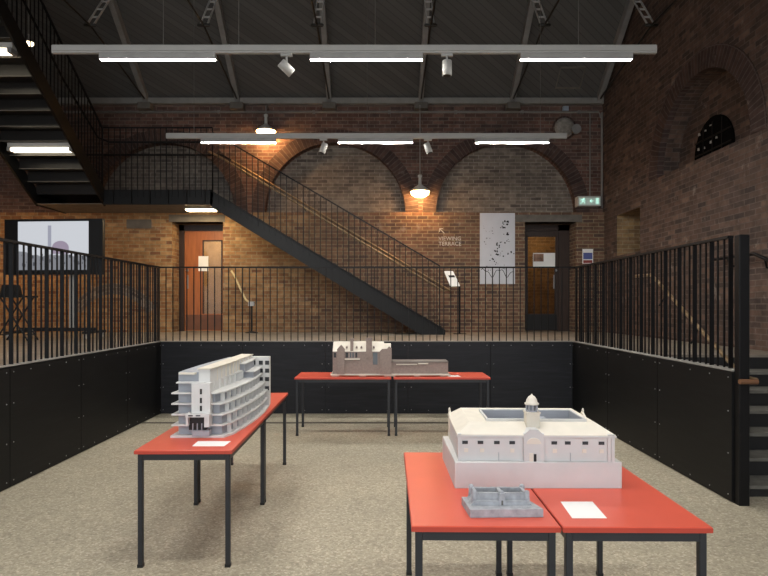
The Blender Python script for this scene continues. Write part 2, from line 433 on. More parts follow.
# small arched window in the niche
wy, wr, wz = 8.95, .52, 3.98
pn = MB(); N = 20
poly = [(wy-wr, nS+.005)]+[(wy-wr*math.cos(PI*i/N), wz+wr*math.sin(PI*i/N)) for i in range(N+1)]+[(wy+wr, nS+.005)]
pn.prism(poly, XR+.33, XR+.355, 'x'); win = struct('window_1', pn, mat('black window void', '#060606', .9, spec=.1))
wf = MB()
for z in (4.0, 4.2): wf.box(XR+.315, XR+.33, wy-wr+.03, wy+wr-.03, z-.012, z+.012)
for y in (-.25, 0, .25): wf.box(XR+.317, XR+.33, wy+y-.012, wy+y+.012, nS+.01, 4.42)
struct('glazing_bar', wf, M['rail'], win)
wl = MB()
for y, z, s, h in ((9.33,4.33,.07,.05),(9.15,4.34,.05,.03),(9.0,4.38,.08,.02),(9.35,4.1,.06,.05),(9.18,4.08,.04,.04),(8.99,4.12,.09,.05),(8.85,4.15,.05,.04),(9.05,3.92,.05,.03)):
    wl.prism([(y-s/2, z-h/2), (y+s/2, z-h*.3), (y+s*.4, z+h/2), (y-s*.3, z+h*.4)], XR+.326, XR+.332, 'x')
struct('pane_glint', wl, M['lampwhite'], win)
# left side wall and roof
lfw = MB()
lfw.face([(XL,YF,0),(XL,12.9,0),(XL,12.9,EZ),(XL,RY,roofz(RY)+.05),(XL,YF,roofz(YF)+.05)]); struct('wall_left', lfw, M['brick_side'])
rf = MB()
for ya, yb in ((12.9, RY), (RY, YF)):
    za, zb = roofz(ya), roofz(yb); n_ = 1
    rf.idx([(XL-.1,ya,za),(XR+.6,ya,za),(XR+.6,yb,zb),(XL-.1,yb,zb),(XL-.1,ya,za+.12),(XR+.6,ya,za+.12),(XR+.6,yb,zb+.12),(XL-.1,yb,zb+.12)],
           [(0,1,2,3),(7,6,5,4),(0,4,5,1),(1,5,6,2),(2,6,7,3),(3,7,4,0)])
ceil = struct('ceiling', rf, M['roof'])
hatch = MB()
for (x0, x1, y0, y1) in ((3.64, 4.16, 11.90, 11.92), (3.64, 4.16, 12.25, 12.27), (3.64, 3.66, 11.90, 12.27), (4.14, 4.16, 11.90, 12.27)):
    hatch.idx([(x0,y0,roofz(y0)-.02),(x1,y0,roofz(y0)-.02),(x1,y1,roofz(y1)-.02),(x0,y1,roofz(y1)-.02),(x0,y0,roofz(y0)),(x1,y0,roofz(y0)),(x1,y1,roofz(y1)),(x0,y1,roofz(y1))],
              [(0,1,2,3),(0,4,5,1),(1,5,6,2),(2,6,7,3),(3,7,4,0)])
struct('roof_hatch', hatch, M['stone'], ceil)
cp = MB().box(XL, XR-.02, EY-.13, EY, EZ-.1, EZ+.02); struct('trim_2', cp, M['plate'])
# lobbies behind the doors
for k, (a, b) in enumerate(DOORS):
    lb = MB(); x0, x1, y0, y1, z1 = a-.5, b+.5, DY+.08, DY+1.5, DT+.2
    if k == 0: x0, x1 = a-.3, b+.3
    lb.face([(x0,y1,FZ),(x1,y1,FZ),(x1,y1,z1),(x0,y1,z1)]); lb.face([(x0,y0,FZ),(x0,y1,FZ),(x0,y1,z1),(x0,y0,z1)])
    lb.face([(x1,y1,FZ),(x1,y0,FZ),(x1,y0,z1),(x1,y1,z1)]); lb.face([(x0,y0,z1),(x0,y1,z1),(x1,y1,z1),(x1,y0,z1)]); lb.face([(x0,y0,FZ),(x1,y0,FZ),(x1,y1,FZ),(x0,y1,FZ)])
    struct('wall_lobby_left' if k == 0 else 'wall_lobby_right', lb, M['plaster'] if k == 0 else M['brick_lobby'])
    ld = bpy.data.lights.new('lobby_lamp', 'POINT'); ld.energy = (20, 8)[k]; ld.color = (1, .86, .68); ld.shadow_soft_size = .12
    lo = bpy.data.objects.new('lobby_lamp', ld); C.objects.link(lo); lo.location = ((a+b)/2, DY+.75, 3.3)

# pit walls clad in black sheets
def pit(name, p, q, nrm, cuts, thick=.06):
    """wall from p to q (x,y), the pit on the side of nrm; cuts = joints along it"""
    p, q, nrm = Vector((*p, 0)), Vector((*q, 0)), Vector((*nrm, 0)); d = (q-p); L = d.length; d.normalize()
    b = MB(); b.idx([p, q, q-nrm*thick, p-nrm*thick]+[x+Vector((0,0,FZ+.012)) for x in (p, q, q-nrm*thick, p-nrm*thick)],
          [(0,1,2,3),(4,5,6,7),(0,1,5,4),(1,2,6,5),(2,3,7,6),(3,0,4,7)])
    w = struct(name, b, M['black'])
    for a, e in zip(cuts, cuts[1:]):
        s = MB(); A, E = p+d*(a+.004), p+d*(e-.004)
        s.idx([A, E, E+nrm*.018, A+nrm*.018]+[x+Vector((0,0,FZ)) for x in (A, E, E+nrm*.018, A+nrm*.018)], [(0,1,2,3),(4,5,6,7),(0,1,5,4),(1,2,6,5),(2,3,7,6),(3,0,4,7)])
        for v in s.v: v.z = max(v.z, .012)
        sh = s.build('cladding_sheet', M['panel_lit' if nrm.y < -.5 else 'panel'], w)
        bm = MB(); ax = nrm
        spots = [(a+.05, z) for z in (.06, .4, .75, 1.03)]+[(e-.05, z) for z in (.06, .4, .75, 1.03)]+[(a+(e-a)*t, z) for t in (.25, .5, .75) for z in (.05, 1.03)]
        for t, z in spots:
            c = p+d*t+nrm*.018+Vector((0,0,z)); mt = nrm.to_track_quat('Z', 'Y').to_matrix()
            bm.lathe([(.006, 0), (.006, .003), (.003, .005)], c, 6, mtx=mt)
        bm.build('bolt', M['bolt'], sh)
    t = MB(); c0, c1 = p+Vector((0,0,FZ+.012)), q+Vector((0,0,FZ+.012))
    t.bar(c0-nrm*(thick/2-.01)+Vector((0,0,.006)), c1-nrm*(thick/2-.01)+Vector((0,0,.006)), thick+.02, .012); t.build('edge_strip', M['plate'], w)
    return w
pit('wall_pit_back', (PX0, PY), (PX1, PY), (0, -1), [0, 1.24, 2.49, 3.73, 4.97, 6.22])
pit('wall_pit_left', (PX0, -3), (PX0, PY), (1, 0), [4.5, 5.75, 7.0, 8.25, 9.5, 10.7, 11.89])
pit('wall_pit_right', (PX1, 4.85), (PX1, PY), (-1, 0), [0, 1.3, 2.65, 4.04], .1)

# railings
def railing(label, p, q, nrm, step, thick_every, z0=FZ+.024, z1=2.212, off=.03):
    p, q, nrm = Vector((*p, 0)), Vector((*q, 0)), Vector((*nrm, 0)); d = q-p; L = d.length; d.normalize()
    o = thing('railing', label, 'railing', (p+q)/2+Vector((0,0,z0)), None)
    t = MB().bar(p-nrm*off+Vector((0,0,z1-.008)), q-nrm*off+Vector((0,0,z1-.008)), .05, .022); t.build('top_rail', M['rail'], o)
    n = int(L/step)
    for i in range(n+1):
        c = p+d*(i*L/n)-nrm*off
        b = MB()
        if i % thick_every == 0:
            b.bar(c+Vector((0,0,z0)), c+Vector((0,0,z1-.02)), .038, .010, side=nrm); b.build('post', M['rail'], o)
        else:
            b.bar(c+Vector((0,0,z0)), c+Vector((0,0,z1-.02)), .014, .012, side=nrm); b.build('baluster', M['rail'], o)
    return o
railing('black steel railing across the far edge of the sunken floor', (PX0-.03, PY), (PX1+.05, PY), (0, -1), .105, 12)
railing('black steel railing along the left edge, in front of the screen', (PX0, 4.2), (PX0, PY-.03), (1, 0), .0935, 3)
rr = railing('black steel railing along the right edge above the steps', (PX1, 4.98), (PX1, PY-.03), (-1, 0), .0935, 3, off=.05)
ep = MB().bbox(PX1, PX1+.085, 4.775, 4.85, 0, 2.2, .006); tag(ep.build('end_post', M['rail']), 'tall square black post closing the right wall beside the steps', 'post')

# ------------------------------------------------------------------ right-hand steps and handrails
st = thing('step_flight', 'short flight of black steps with grey treads at far right', 'steps', (3.86, 5.8, 0))
for k in range(7):
    y0 = 5.0+.278*k; z = .103+.161*k
    if k < 6:
        MB().box(PX1+.11, XR-.01, y0-.015, y0+.29, z-.03, z).build('tread', M['step'], st)
    MB().box(PX1+.11, XR-.01, y0+.01, y0+.03, (z-.161 if k else 0), z-.03).build('riser', M['step_riser'], st)
hr = thing('handrail', 'thin black handrail sloping beside the steps behind the right railing', 'handrail', (3.1, 6, FZ))
MB().tube([(3.1,7.15,1.98),(3.1,6.75,1.975),(3.1,6.6,1.90),(3.1,5.12,1.06),(3.1,4.98,1.01),(3.09,4.85,1.012),(3.03,4.76,1.012)], .02).build('rail', M['brass'], hr)
for y, z in ((6.4,1.785),(5.75,1.418),(5.25,1.13)): MB().tube([(3.1,y,z),(3.07,y-.02,z-.09),(3.01,y-.04,z-.16)], .01, 6).build('bracket', M['rail'], hr)
MB().tube([(2.885,4.735,1.012),(3.03,4.735,1.012)], .021, 10).build('wooden_end', M['wood_rail'], hr)
hw = thing('handrail', 'black handrail bracketed to the right brick wall by the steps', 'handrail', (4.6, 6.5, 2))
MB().tube([(4.6,8.1,2.26),(4.6,7.25,2.26),(4.6,7.0,2.17),(4.6,5.6,1.3),(4.6,5.0,.95)], .022).build('rail', M['rail'], hw)
for y, z in ((7.05,2.18),(6.0,1.55),(7.8,2.26)): MB().tube([(4.6,y,z),(4.62,y,z-.1),(4.71,y,z-.12)], .014, 6).build('bracket', M['rail'], hw)

# ------------------------------------------------------------------ roof trusses
TX = [-4.915+1.925*k for k in range(6)]
tl = ['grey steel roof truss nearest the staircase', 'grey steel roof truss second from the staircase', 'grey steel roof truss above the left end of the middle blind arch',
      'grey steel roof truss directly above the lit hanging pendant', 'grey steel roof truss above the right-hand blind arch', 'grey steel roof truss against the right brick wall']
for k, x in enumerate(TX):
    if k == 5: x = 4.60
    o = thing('roof_truss', tl[k], 'roof truss', (x, EY-.15, EZ), 'roof trusses')
    r = MB(); n = 10; top, bot = [], []
    for i in range(n+1):
        t = i/n; y = EY-.12-(EY-.12-RY)*t; sag = .10*math.sin(PI*min(1, t*2.2)) if t < .45 else 0
        top.append((y, roofz(y)-.01)); bot.append((y, roofz(y)-.17-sag*.5))
    r.prism(top+bot[::-1], x-.05, x+.05, 'x')
    r.build('rafter', M['steel'], o)
    r = MB().prism([(RY, roofz(RY)-.01), (YF, roofz(YF)-.01), (YF, roofz(YF)-.17), (RY, roofz(RY)-.17)], x-.05, x+.05, 'x'); r.build('rafter', M['steel'], o)
    nd = Vector((x, 10.0, 6.38)); ft = Vector((x, 10.72, 7.28))
    s = MB()
    for dx in (-.06, .06): s.bar(nd+Vector((dx,0,0)), ft+Vector((dx,0,0)), .016, .03, side=(1,0,0))
    for t in (.25, .5, .75): c = nd.lerp(ft, t); s.bar(c-Vector((.06,0,0)), c+Vector((.06,0,0)), .016, .03)
    s.build('strut', M['strut'], o)
    p = MB().lathe([(.012,-.11),(.028,-.09),(.028,.09),(.012,.11)], nd, 10, 'x'); p.build('node_pin', M['rod'], o)
    MB().tube([nd, (x, EY-.2, EZ-.02)], .018, 6).build('tie_rod', M['rod'], o)
    MB().tube([nd, (x, 1.0, 6.38)], .018, 6).build('tie_rod', M['rod'], o)
    if k < 5: MB().bbox(x-.14, x+.14, EY-.24, EY, EZ-.24, EZ-.1, .015).build('bearing_block', M['stone'], o)

# ------------------------------------------------------------------ staircase
stair = thing('staircase', 'black steel staircase rising left along the back wall to a landing', 'staircase', (-1, 11.8, FZ))
Y0, Y1 = 11.30, 12.36; X0 = 1.17
zt1 = lambda x: 1.185+.588*(1.21-x)
for y in (Y0, Y1):
    s = MB().prism([(1.25, FZ), (1.25, 1.16), (1.2, zt1(1.2)), (-3.25, 3.845), (-3.25, 3.55), (-3.15, 3.47), (.78, FZ)], y-.012, y+.012, 'y')
    if y == Y0: s.bar((1.2, y-.03, zt1(1.2)), (-3.25, y-.03, 3.83), .06, .012)
    s.build('stringer', M['dark_steel'], stair)
for i in range(1, 16):
    z = FZ+.171*i; x1 = X0-.29*(i-1); t = MB().box(x1-.31, x1+.01, Y0+.012, Y1-.012, z-.03, z); t.box(x1-.012, x1, Y0+.012, Y1-.012, z-.171, z-.03)
    t.build('tread', M['soffit'], stair)
LX0, LX1 = -6.6, -3.2
ld_ = MB().box(LX0, LX1, Y0+.012, LY-.01, 3.76, 3.80); land = ld_.build('landing', M['soffit'], stair)
MB().box(LX0, LX1, Y0+.012, LY-.01, 3.575, 3.585).build('soffit_plate', M['stone'], land)
MB().box(-5.3, LX1, Y0-.012, Y0+.012, 3.56, 3.845).build('fascia', M['dark_steel'], land)
for i in range(6): MB().box(-5.1+.35*i, -5.09+.35*i, Y0-.06, Y0-.012, 3.57, 3.84).build('stiffener', M['dark_steel'], land)
MB().box(LX0-.02, LX0, Y0, LY-.01, 3.56, 3.845).build('fascia', M['dark_steel'], land)
# second flight towards the camera
xa, xb = -6.6, -5.3
zt2 = lambda y: 3.91+.68*(11.25-y)
for x in (xa, xb):
    s = MB().prism([(11.36, 3.54), (11.36, 3.84), (11.25, zt2(11.25)), (5.6, zt2(5.6)), (5.6, zt2(5.6)-.31), (11.0, zt2(11.0)-.31)], x-.02, x+.02, 'x'); s.build('stringer', M['dark_steel'], stair)
for i in range(1, 22):
    z = 3.8+.178*i; y = 11.3-.265*(i-1)
    t = MB().box(xa+.02, xb-.02, y-.285, y+.01, z-.03, z); t.box(xa+.02, xb-.02, y-.008, y, z-.178, z-.03); t = t.build('tread', M['soffit'], stair); MB().box(xa+.02, xb-.02, y-.292, y-.285, z-.042, z-.03).build('tread_highlight', M['stone'], t)  # paler strip paints the light caught along each tread's rear edge
MB().box(xa-.02, xb+.02, 4.4, 5.75, 7.55, 7.7).build('upper_landing', M['soffit'], stair)
def balustrade(fn, n, rails, parent_label=None):
    """fn(t)->(foot, top); rails: heights below the top"""
    b = MB(); pts = [fn(i/n) for i in range(n+1)]
    b.bar(pts[0][1], pts[-1][1], .03, .025)
    bo = b.build('balustrade', M['rail'], stair)
    for k, (lo, hi) in enumerate(pts):
        MB().bar(lo, hi, .02 if k % 8 == 0 else .014, .012).build('post' if k % 8 == 0 else 'baluster', M['rail'], bo)
    return bo
def f1(t):
    x = 1.14-(1.14+3.2)*t; return Vector((x, Y0-.02, zt1(x)-.12)), Vector((x, Y0-.02, zt1(x)+1.16))
balustrade(f1, 40, 0)
def f2(t):
    x = -3.2-(5.3-3.2)*t; return Vector((x, Y0-.02, 3.7)), Vector((x, Y0-.02, 5.03))
balustrade(f2, 19, 0)
def f3(t):
    y = 11.25-5.5*t; return Vector((-5.3, y, zt2(y)-.1)), Vector((-5.3, y, zt2(y)+1.11))
balustrade(f3, 50, 0)
brz = MB()
brz.tube([(1.25, Y0+.08, 1.90), (1.2, Y0+.08, 1.925), (-3.1, Y0+.08, 4.50), (-3.3, Y0+.08, 4.60)], .021).build('handrail', M['brass'], stair, label='worn brass front handrail')
MB().tube([(-3.1, Y1-.06, 4.66), (-3.3, Y1-.06, 4.77), (-6.5, Y1-.06, 4.77)], .02).build('handrail', M['rail'], stair)
MB().tube([(-3.3, Y0+.08, 4.78), (-5.22, Y0+.08, 4.78), (-5.36, 11.2, 4.82), (-5.36, 9.98, 5.45), (-5.36, 5.8, 8.3)], .02).build('handrail', M['rail'], stair)
MB().tube([(1.48, Y1-.06, 1.93), (-3.1, Y1-.06, 4.66)], .021).build('handrail', M['brass'], stair, label='worn brass wall-side handrail')
for x in (.8, -.4, -1.6, -2.8):
    z = 1.93+(1.48-x)*.596; MB().tube([(x, Y1-.06, z), (x, Y1-.02, z-.09), (x, LY+.02 if z < 3.6 else EY+.3, z-.09)], .01, 6).build('handrail_bracket', M['rail'], stair)
# lamps under the stair
for i, (x0, x1, y, z, lab) in enumerate(((-6.50, -5.36, 10.35, 4.30, 'lit fluorescent batten under the upper stair flight, lower one'), (-6.50, -5.36, 8.65, 5.29, 'lit fluorescent batten under the upper flight cut by left edge'))):
    o = thing('stair_light', lab, 'stair light', ((x0+x1)/2, y, z+.17), 'battens under the upper flight')
    MB().box(x0, x1, y-.06, y+.06, z+.09, z+.17).build('housing', M['lampwhite'], o)
    MB().tube([(x0+.06, y-.05, z+.05), (x1-.06, y-.05, z+.05)], .028, 10).build('tube', M['tube'], o)
    MB().tube([(x0+.06, y+.05, z+.05), (x1-.06, y+.05, z+.05)], .028, 10).build('tube', M['tube'], o)
    for x in (x0+.03, x1-.03): MB().box(x-.03, x+.03, y-.08, y+.08, z+.02, z+.09).build('end_cap', M['steel'], o)
o = thing('landing_light', 'bright flat lamp fixed under the stair landing above the wooden door', 'lamp', (-3.6, 11.85, 3.575))
MB().bbox(-3.90, -3.28, 11.72, 11.98, 3.545, 3.5745, .004).build('body', M['lampwhite'], o)
MB().box(-3.87, -3.31, 11.74, 11.96, 3.535, 3.545).build('diffuser', emit('landing lamp', (1, .74, .42), 34), o)

# ------------------------------------------------------------------ doors
def door(idx, a, b, leaf, glass_x, notice):
    fr = MB(); y = DY
    fr.box(a, a+.11, y-.06, y+.06, FZ, DT); fr.box(b-.11 if idx == 1 else b-.24, b, y-.06, y+.06, FZ, DT); fr.box(a, b, y-.06, y+.06, DT-.13, DT)
    d = struct('door_%d' % idx, fr, M['wood_dark'])
    x0, x1 = a+.11, (b-.11 if idx == 1 else b-.24); g0, g1 = glass_x; zt = DT-.13; zk = 1.45
    zg = zt-.2 if idx == 1 else zt-.1
    lf = MB(); yy0, yy1 = y-.02, y+.025
    lf.box(x0, g0, yy0, yy1, FZ+.01, zt); lf.box(g1, x1, yy0, yy1, FZ+.01, zt); lf.box(g0, g1, yy0, yy1, FZ+.01, zk); lf.box(g0, g1, yy0, yy1, zg, zt)
    L = lf.build('door_leaf', M[leaf], d)
    MB().box(g0, g1, y-.004, y+.004, zk, zg).build('glass', M['glass'], d)
    bd = MB(); bd.box(g0, g0+.03, yy0-.008, yy0, zk, zg); bd.box(g1-.03, g1, yy0-.008, yy0, zk, zg); bd.box(g0, g1, yy0-.008, yy0, zg-.03, zg); bd.build('glazing_bead', M['wood_dark'], L)
    MB().box(x0+.02, x1-.02, yy0-.006, yy0, FZ+.03, zk-.02).build('kick_plate', M['wood_kick' if idx == 1 else 'black'], L)
    hx = x0+.06 if idx == 1 else x1-.08
    MB().box(hx-.02, hx+.02, yy0-.012, yy0, 2.0, 2.3).build('handle', M['bolt'], L)
    MB().lathe([(.03, 0), (.03, .03), (.015, .04)], (g1 - .02 if idx == 2 else hx, yy0, 2.4), 10, 'y').build('lock', M['bolt'], L)
    return d
door(1, -4.38, -3.305, 'wood_door', (-3.88, -3.44), None)
door(2, 3.05, 4.13, 'wood_dark', (3.2, 3.86), None)
nt = wp(198, 271, DY-.06); nt2 = wp(208, 256, DY-.06)
tag(MB().box(nt.x, nt2.x, DY-.032, DY-.028, nt.z, nt2.z).build('notice', M['paper']), 'white paper notice stuck on the wooden door under the landing', 'notice')
n1_, n2_ = wp(533, 267, DY-.03), wp(555, 253, DY-.03)
o = thing('notice', 'landscape notice with a photo on the dark glazed door', 'notice', (n1_.x, DY-.03, n1_.z))
MB().box(n1_.x, n2_.x, DY-.033, DY-.028, n1_.z, n2_.z).build('sheet', M['paper'], o)
MB().box(n1_.x+.01, n1_.x+.23, DY-.036, DY-.033, n1_.z+.12, n2_.z-.02).build('photo', mat('notice photo', '#8a6a58', .7, var=.6, scale=9), o)

# ------------------------------------------------------------------ things on the back wall
PW = LY-.02
a, b = wp(480, 284, PW), wp(515, 213, PW)
o = thing('map_poster', 'tall pale poster with black ink map beside the dark door', 'poster', ((a.x+b.x)/2, PW, a.z))
MB().box(a.x, b.x, PW, LY-.002, a.z, b.z).build('sheet', M['poster'], o)
ink = MB(); R2 = random.Random(3)
def blot(cx, cz, s):
    n = 7; ink.prism([(cx+s*R2.uniform(.4, 1)*math.cos(2*PI*k/n), cz+s*R2.uniform(.4, 1)*math.sin(2*PI*k/n)) for k in range(n)], PW-.003, PW, 'y')
W_, H_ = b.x-a.x, b.z-a.z
for u, v, s, n in ((.72,.84,.035,6),(.66,.78,.03,5),(.72,.70,.03,4),(.78,.62,.025,4),(.55,.55,.03,7),(.45,.45,.03,8),(.6,.42,.025,6),(.35,.36,.03,6),(.2,.6,.02,5),(.3,.75,.015,5),(.12,.78,.015,4),(.82,.45,.03,3),(.9,.44,.03,3),(.5,.25,.02,7),(.7,.22,.02,5),(.25,.2,.018,4)):
    for _ in range(n): blot(a.x+W_*(u+R2.uniform(-.08,.08)), a.z+H_*(v+R2.uniform(-.05,.05)), s*R2.uniform(.35,1))
pts = [(a.x+W_*t, a.z+H_*(.16+.05*math.sin(t*14)+.02*math.sin(t*31))) for t in [i/30 for i in range(1, 30)]]
for p, q in zip(pts, pts[1:]): ink.bar((p[0], PW-.0015, p[1]), (q[0], PW-.0015, q[1]), .003, .012, side=(0,1,0))
ink.build('ink_marks', M['ink'], o)
# letters
def text(body, x, z, y, size, parent, name='lettering', m='letter', depth=.004):
    cu = bpy.data.curves.new(name, 'FONT'); cu.body = body; cu.size = size; cu.extrude = depth/2; cu.space_line = .95
    to = bpy.data.objects.new(name, cu); C.objects.link(to)
    dg = bpy.context.evaluated_depsgraph_get(); me = bpy.data.meshes.new_from_object(to.evaluated_get(dg)); bpy.data.objects.remove(to)
    mo = bpy.data.objects.new(name, me); C.objects.link(mo); mo.data.materials.clear(); mo.data.materials.append(M[m])
    mo.rotation_euler = (PI/2, 0, 0)
    if parent: mo.parent = parent; mo.location = Vector((x, y, z))-ORG[parent.name]
    else: mo.location = (x, y, z)
    return mo
p = wp(438.5, 247.5, LY)
o = thing('wall_lettering', 'white letters and arrow pointing to the viewing terrace on brick', 'wall sign', (p.x, LY-.004, p.z))
text('VIEWING\nTERRACE', p.x, p.z+.15, LY-.004, .115, o)
ar = MB(); ac = wp(441, 231, LY)
for q in ((.10, -.08), ): ar.bar((ac.x-.03, LY-.004, ac.z+.05), (ac.x+.07, LY-.004, ac.z-.05), .006, .016, side=(0,1,0))
ar.bar((ac.x-.03, LY-.004, ac.z+.05), (ac.x+.04, LY-.004, ac.z+.05), .006, .016, side=(0,1,0)); ar.bar((ac.x-.03, LY-.004, ac.z+.055), (ac.x-.03, LY-.004, ac.z-.02), .006, .016, side=(0,1,0))
ar.build('arrow', M['letter'], o)
# exit sign
a, b = wp(578, 206, 12.3), wp(601, 196, 12.3)
o = thing('exit_sign', 'green lit emergency exit sign with running figure above door', 'exit sign', ((a.x+b.x)/2, 12.3, a.z))
MB().bbox(a.x, b.x, 12.3, EY, a.z, b.z, .006).build('housing', M['lampwhite'], o)
MB().box(a.x+.02, b.x-.02, 12.295, 12.3, a.z+.025, b.z-.035).build('panel', M['green'], o)
g = MB(); cx, cz = a.x+.11, (a.z+b.z)/2
g.lathe([(.016, 0), (.016, .004)], (cx+.015, 12.294, cz+.05), 8, 'y')
for p_, q_ in (((0,.035),(-.02,-.01)), ((-.02,-.01),(.03,-.02)), ((.03,-.02),(.025,-.055)), ((-.02,-.01),(-.04,-.045)), ((-.04,-.045),(-.07,-.05)), ((0,.03),(.045,.01)), ((0,.03),(-.045,.03)), ((-.045,.03),(-.055,0)),
               ((.14,0),(.22,0)), ((.14,0),(.175,.03)), ((.14,0),(.175,-.03))):
    g.bar((cx+p_[0], 12.293, cz+p_[1]), (cx+q_[0], 12.293, cz+q_[1]), .003, .016, side=(0,1,0))
g.box(b.x-.11, b.x-.05, 12.291, 12.295, cz-.06, cz+.06); g.build('pictogram', M['pict'], o)
# blue notice
a, b = wp(582.5, 263.5, LY-.01), wp(593, 249, LY-.01)
o = thing('safety_notice', 'small white notice with blue block right of the dark door', 'notice', ((a.x+b.x)/2, LY-.01, a.z))
MB().box(a.x, b.x, LY-.012, LY-.001, a.z, b.z).build('plate', M['paper'], o)
MB().box(a.x+.015, b.x-.015, LY-.015, LY-.012, a.z+.09, b.z-.08).build('blue_block', M['blue'], o)
MB().box(a.x+.015, b.x-.015, LY-.015, LY-.012, a.z+.01, a.z+.07).build('red_strip', M['redprint'], o)
# roundel and box
p = wp(564, 128, EY)
o = thing('wall_roundel', 'round pale stone vent high on the wall beside right corner', 'roundel', (p.x, EY, p.z-.2))
MB().lathe([(.25, 0), (.25, .03), (.22, .03)], p, 24, 'y').build('rim', M['brick_ring'], o)
MB().lathe([(.21, .0), (.21, .035), (.15, .045)], p, 24, 'y').build('disc', mat('flaking plaster', '#8d8880', .9, var=.35, scale=14), o)
p = wp(574, 131, EY-.25)
o = thing('flood_lamp', 'small grey lamp fixed in front of the round wall vent', 'lamp', p)
MB().lathe([(.05, 0), (.09, .08), (.1, .16)], p, 12, 'y').build('head', M['steel'], o)
MB().tube([p+Vector((0, .0, 0)), p+Vector((.06, .12, .1)), p+Vector((.08, .25, .12))], .018, 6).build('bracket', M['steel'], o)
# conduits
cz = wp(0, 112, EY-.05).z
co = thing('conduit', 'long grey conduit running level under the eaves', 'conduit', (0, EY-.03, cz))
MB().tube([(XL+.05, EY-.05, cz), (4.62, EY-.05, cz), (4.66, EY-.05, cz-.12)], .02).build('pipe', M['conduit'], co)
for x in (-5, -3.4, -1.4, .2, 1.6, 3.0, 4.2): MB().bbox(x-.03, x+.03, EY-.075, EY-.001, cz-.03, cz+.03).build('clip', M['conduit'], co)
for px, zb, lab in ((590, 3.95, 'thin vertical conduit dropping to the exit sign'), (602, 3.7, 'thicker vertical conduit in the right-hand corner')):
    x = (px-380)/590*(EY-.03); tag(MB().tube([(x, EY-.025, cz), (x, EY-.025, zb)], .014 if px == 590 else .024).build('conduit', M['conduit']), lab, 'conduit')
p = wp(565.5, 110, EY-.05); tag(MB().bbox(p.x-.06, p.x+.06, EY-.08, EY, cz+.024, cz+.12).build('junction_box', mat('pale blue grey plastic', '#9aa6b4', .5)), 'small pale box on the conduit near the right corner', 'junction box')
# pendants
def pendant(loc, label, ztop, k=1.0, yb=None):
    x, y, z = loc
    o = thing('pendant_lamp', label, 'pendant lamp', loc, 'enamelled pendant lamps')
    MB().lathe([(.205, .0), (.215, .012), (.19, .04), (.11, .10), (.055, .135), (.035, .16), (.03, .30), (.045, .31), (.045, .35), (.02, .36)], (x, y, z), 24, mtx=Matrix.Scale(k, 3)).build('shade', M['lampwhite'], o)
    MB().lathe([(.195, .012), (.195, 0), (.17, -.055), (.11, -.095), (.04, -.11)], (x, y, z), 24, mtx=Matrix.Scale(k, 3)).build('bowl', M['bowl' if k == 1 else 'bulb'], o)
    MB().tube([(x, y, z+.35*k), (x, y, ztop)], .013, 8).build('stem', M['conduit'], o)
    if yb: MB().tube([(x, y, ztop), (x, y+.06, ztop+.03), (x, yb, ztop+.03)], .013, 8).build('arm', M['conduit'], o)
    return o
p = wp(420, 192, 12.22); pendant(p, 'lit pendant hanging low between the two large blind arches', cz+.05, yb=EY)
p = wp(266, 131.5, 12.22); pendant(p, 'lit pendant hanging high left of the middle blind arch', cz+.05, yb=EY)
p = wp(29, 43, 9.5); pd3 = pendant(p, 'small lit pendant seen through the upper stair balusters', roofz(9.5)+.02, k=.4)
pendant(Vector((-7.5, 10.9, 3.35)), 'added lit pendant out of sight at far left beyond the screen', roofz(10.9)+.02)  # added unseen lamp that warms the lower left brick
# low things on the deck
o = thing('rope_barrier', 'short stanchion with a cream rope right of the wooden door', 'barrier', (-2.63, 12.0, FZ))
q = wp(251.5, 306, 12.0); MB().tube([(q.x, 12.0, FZ), (q.x, 12.0, q.z)], .022).build('post', M['black'], o)
MB().lathe([(.13, 0), (.13, .015), (.03, .04)], (q.x, 12.0, FZ), 16).build('base', M['black'], o)
MB().bbox(q.x-.06, q.x+.06, 11.95, 12.05, q.z, q.z+.09, .01).build('cap', M['bolt'], o)
MB().tube([wp(231.5, 271, LY-.03), wp(235, 277, 12.3), wp(240, 288, 12.2), wp(246, 300, 12.1), (q.x, 12.0, q.z+.05)], .022, 8).build('rope', M['rope'], o)
o = thing('information_stand', 'tilted white reading panel on a thin post at the stair foot', 'information stand', (1.6, 11.6, FZ))
q = wp(459.5, 286, 11.6); MB().tube([(q.x, 11.6, FZ), (q.x, 11.6, q.z)], .02).build('post', M['rail'], o)
MB().box(q.x-.12, q.x+.12, 11.5, 11.7, FZ, FZ+.012).build('base_plate', M['rail'], o)
pa = [wp(444, 271, 11.62), wp(453, 271, 11.62), wp(460, 285.5, 11.45), wp(450.5, 286, 11.45)]
s = MB(); s.idx([v for v in pa]+[v+Vector((0,.01,-.015)) for v in pa], [(0,1,2,3),(7,6,5,4),(0,4,5,1),(1,5,6,2),(2,6,7,3),(3,7,4,0)]); s.build('panel', M['paper'], o)
k_ = [pa[0].lerp(pa[3], .3).lerp(pa[1].lerp(pa[2], .3), .25), pa[0].lerp(pa[3], .3).lerp(pa[1].lerp(pa[2], .3), .9), pa[0].lerp(pa[3], .45).lerp(pa[1].lerp(pa[2], .45), .9), pa[0].lerp(pa[3], .45).lerp(pa[1].lerp(pa[2], .45), .25)]
s = MB(); s.face([v+Vector((0,-.004,.003)) for v in k_]); s.build('printed_block', M['ink'], o)

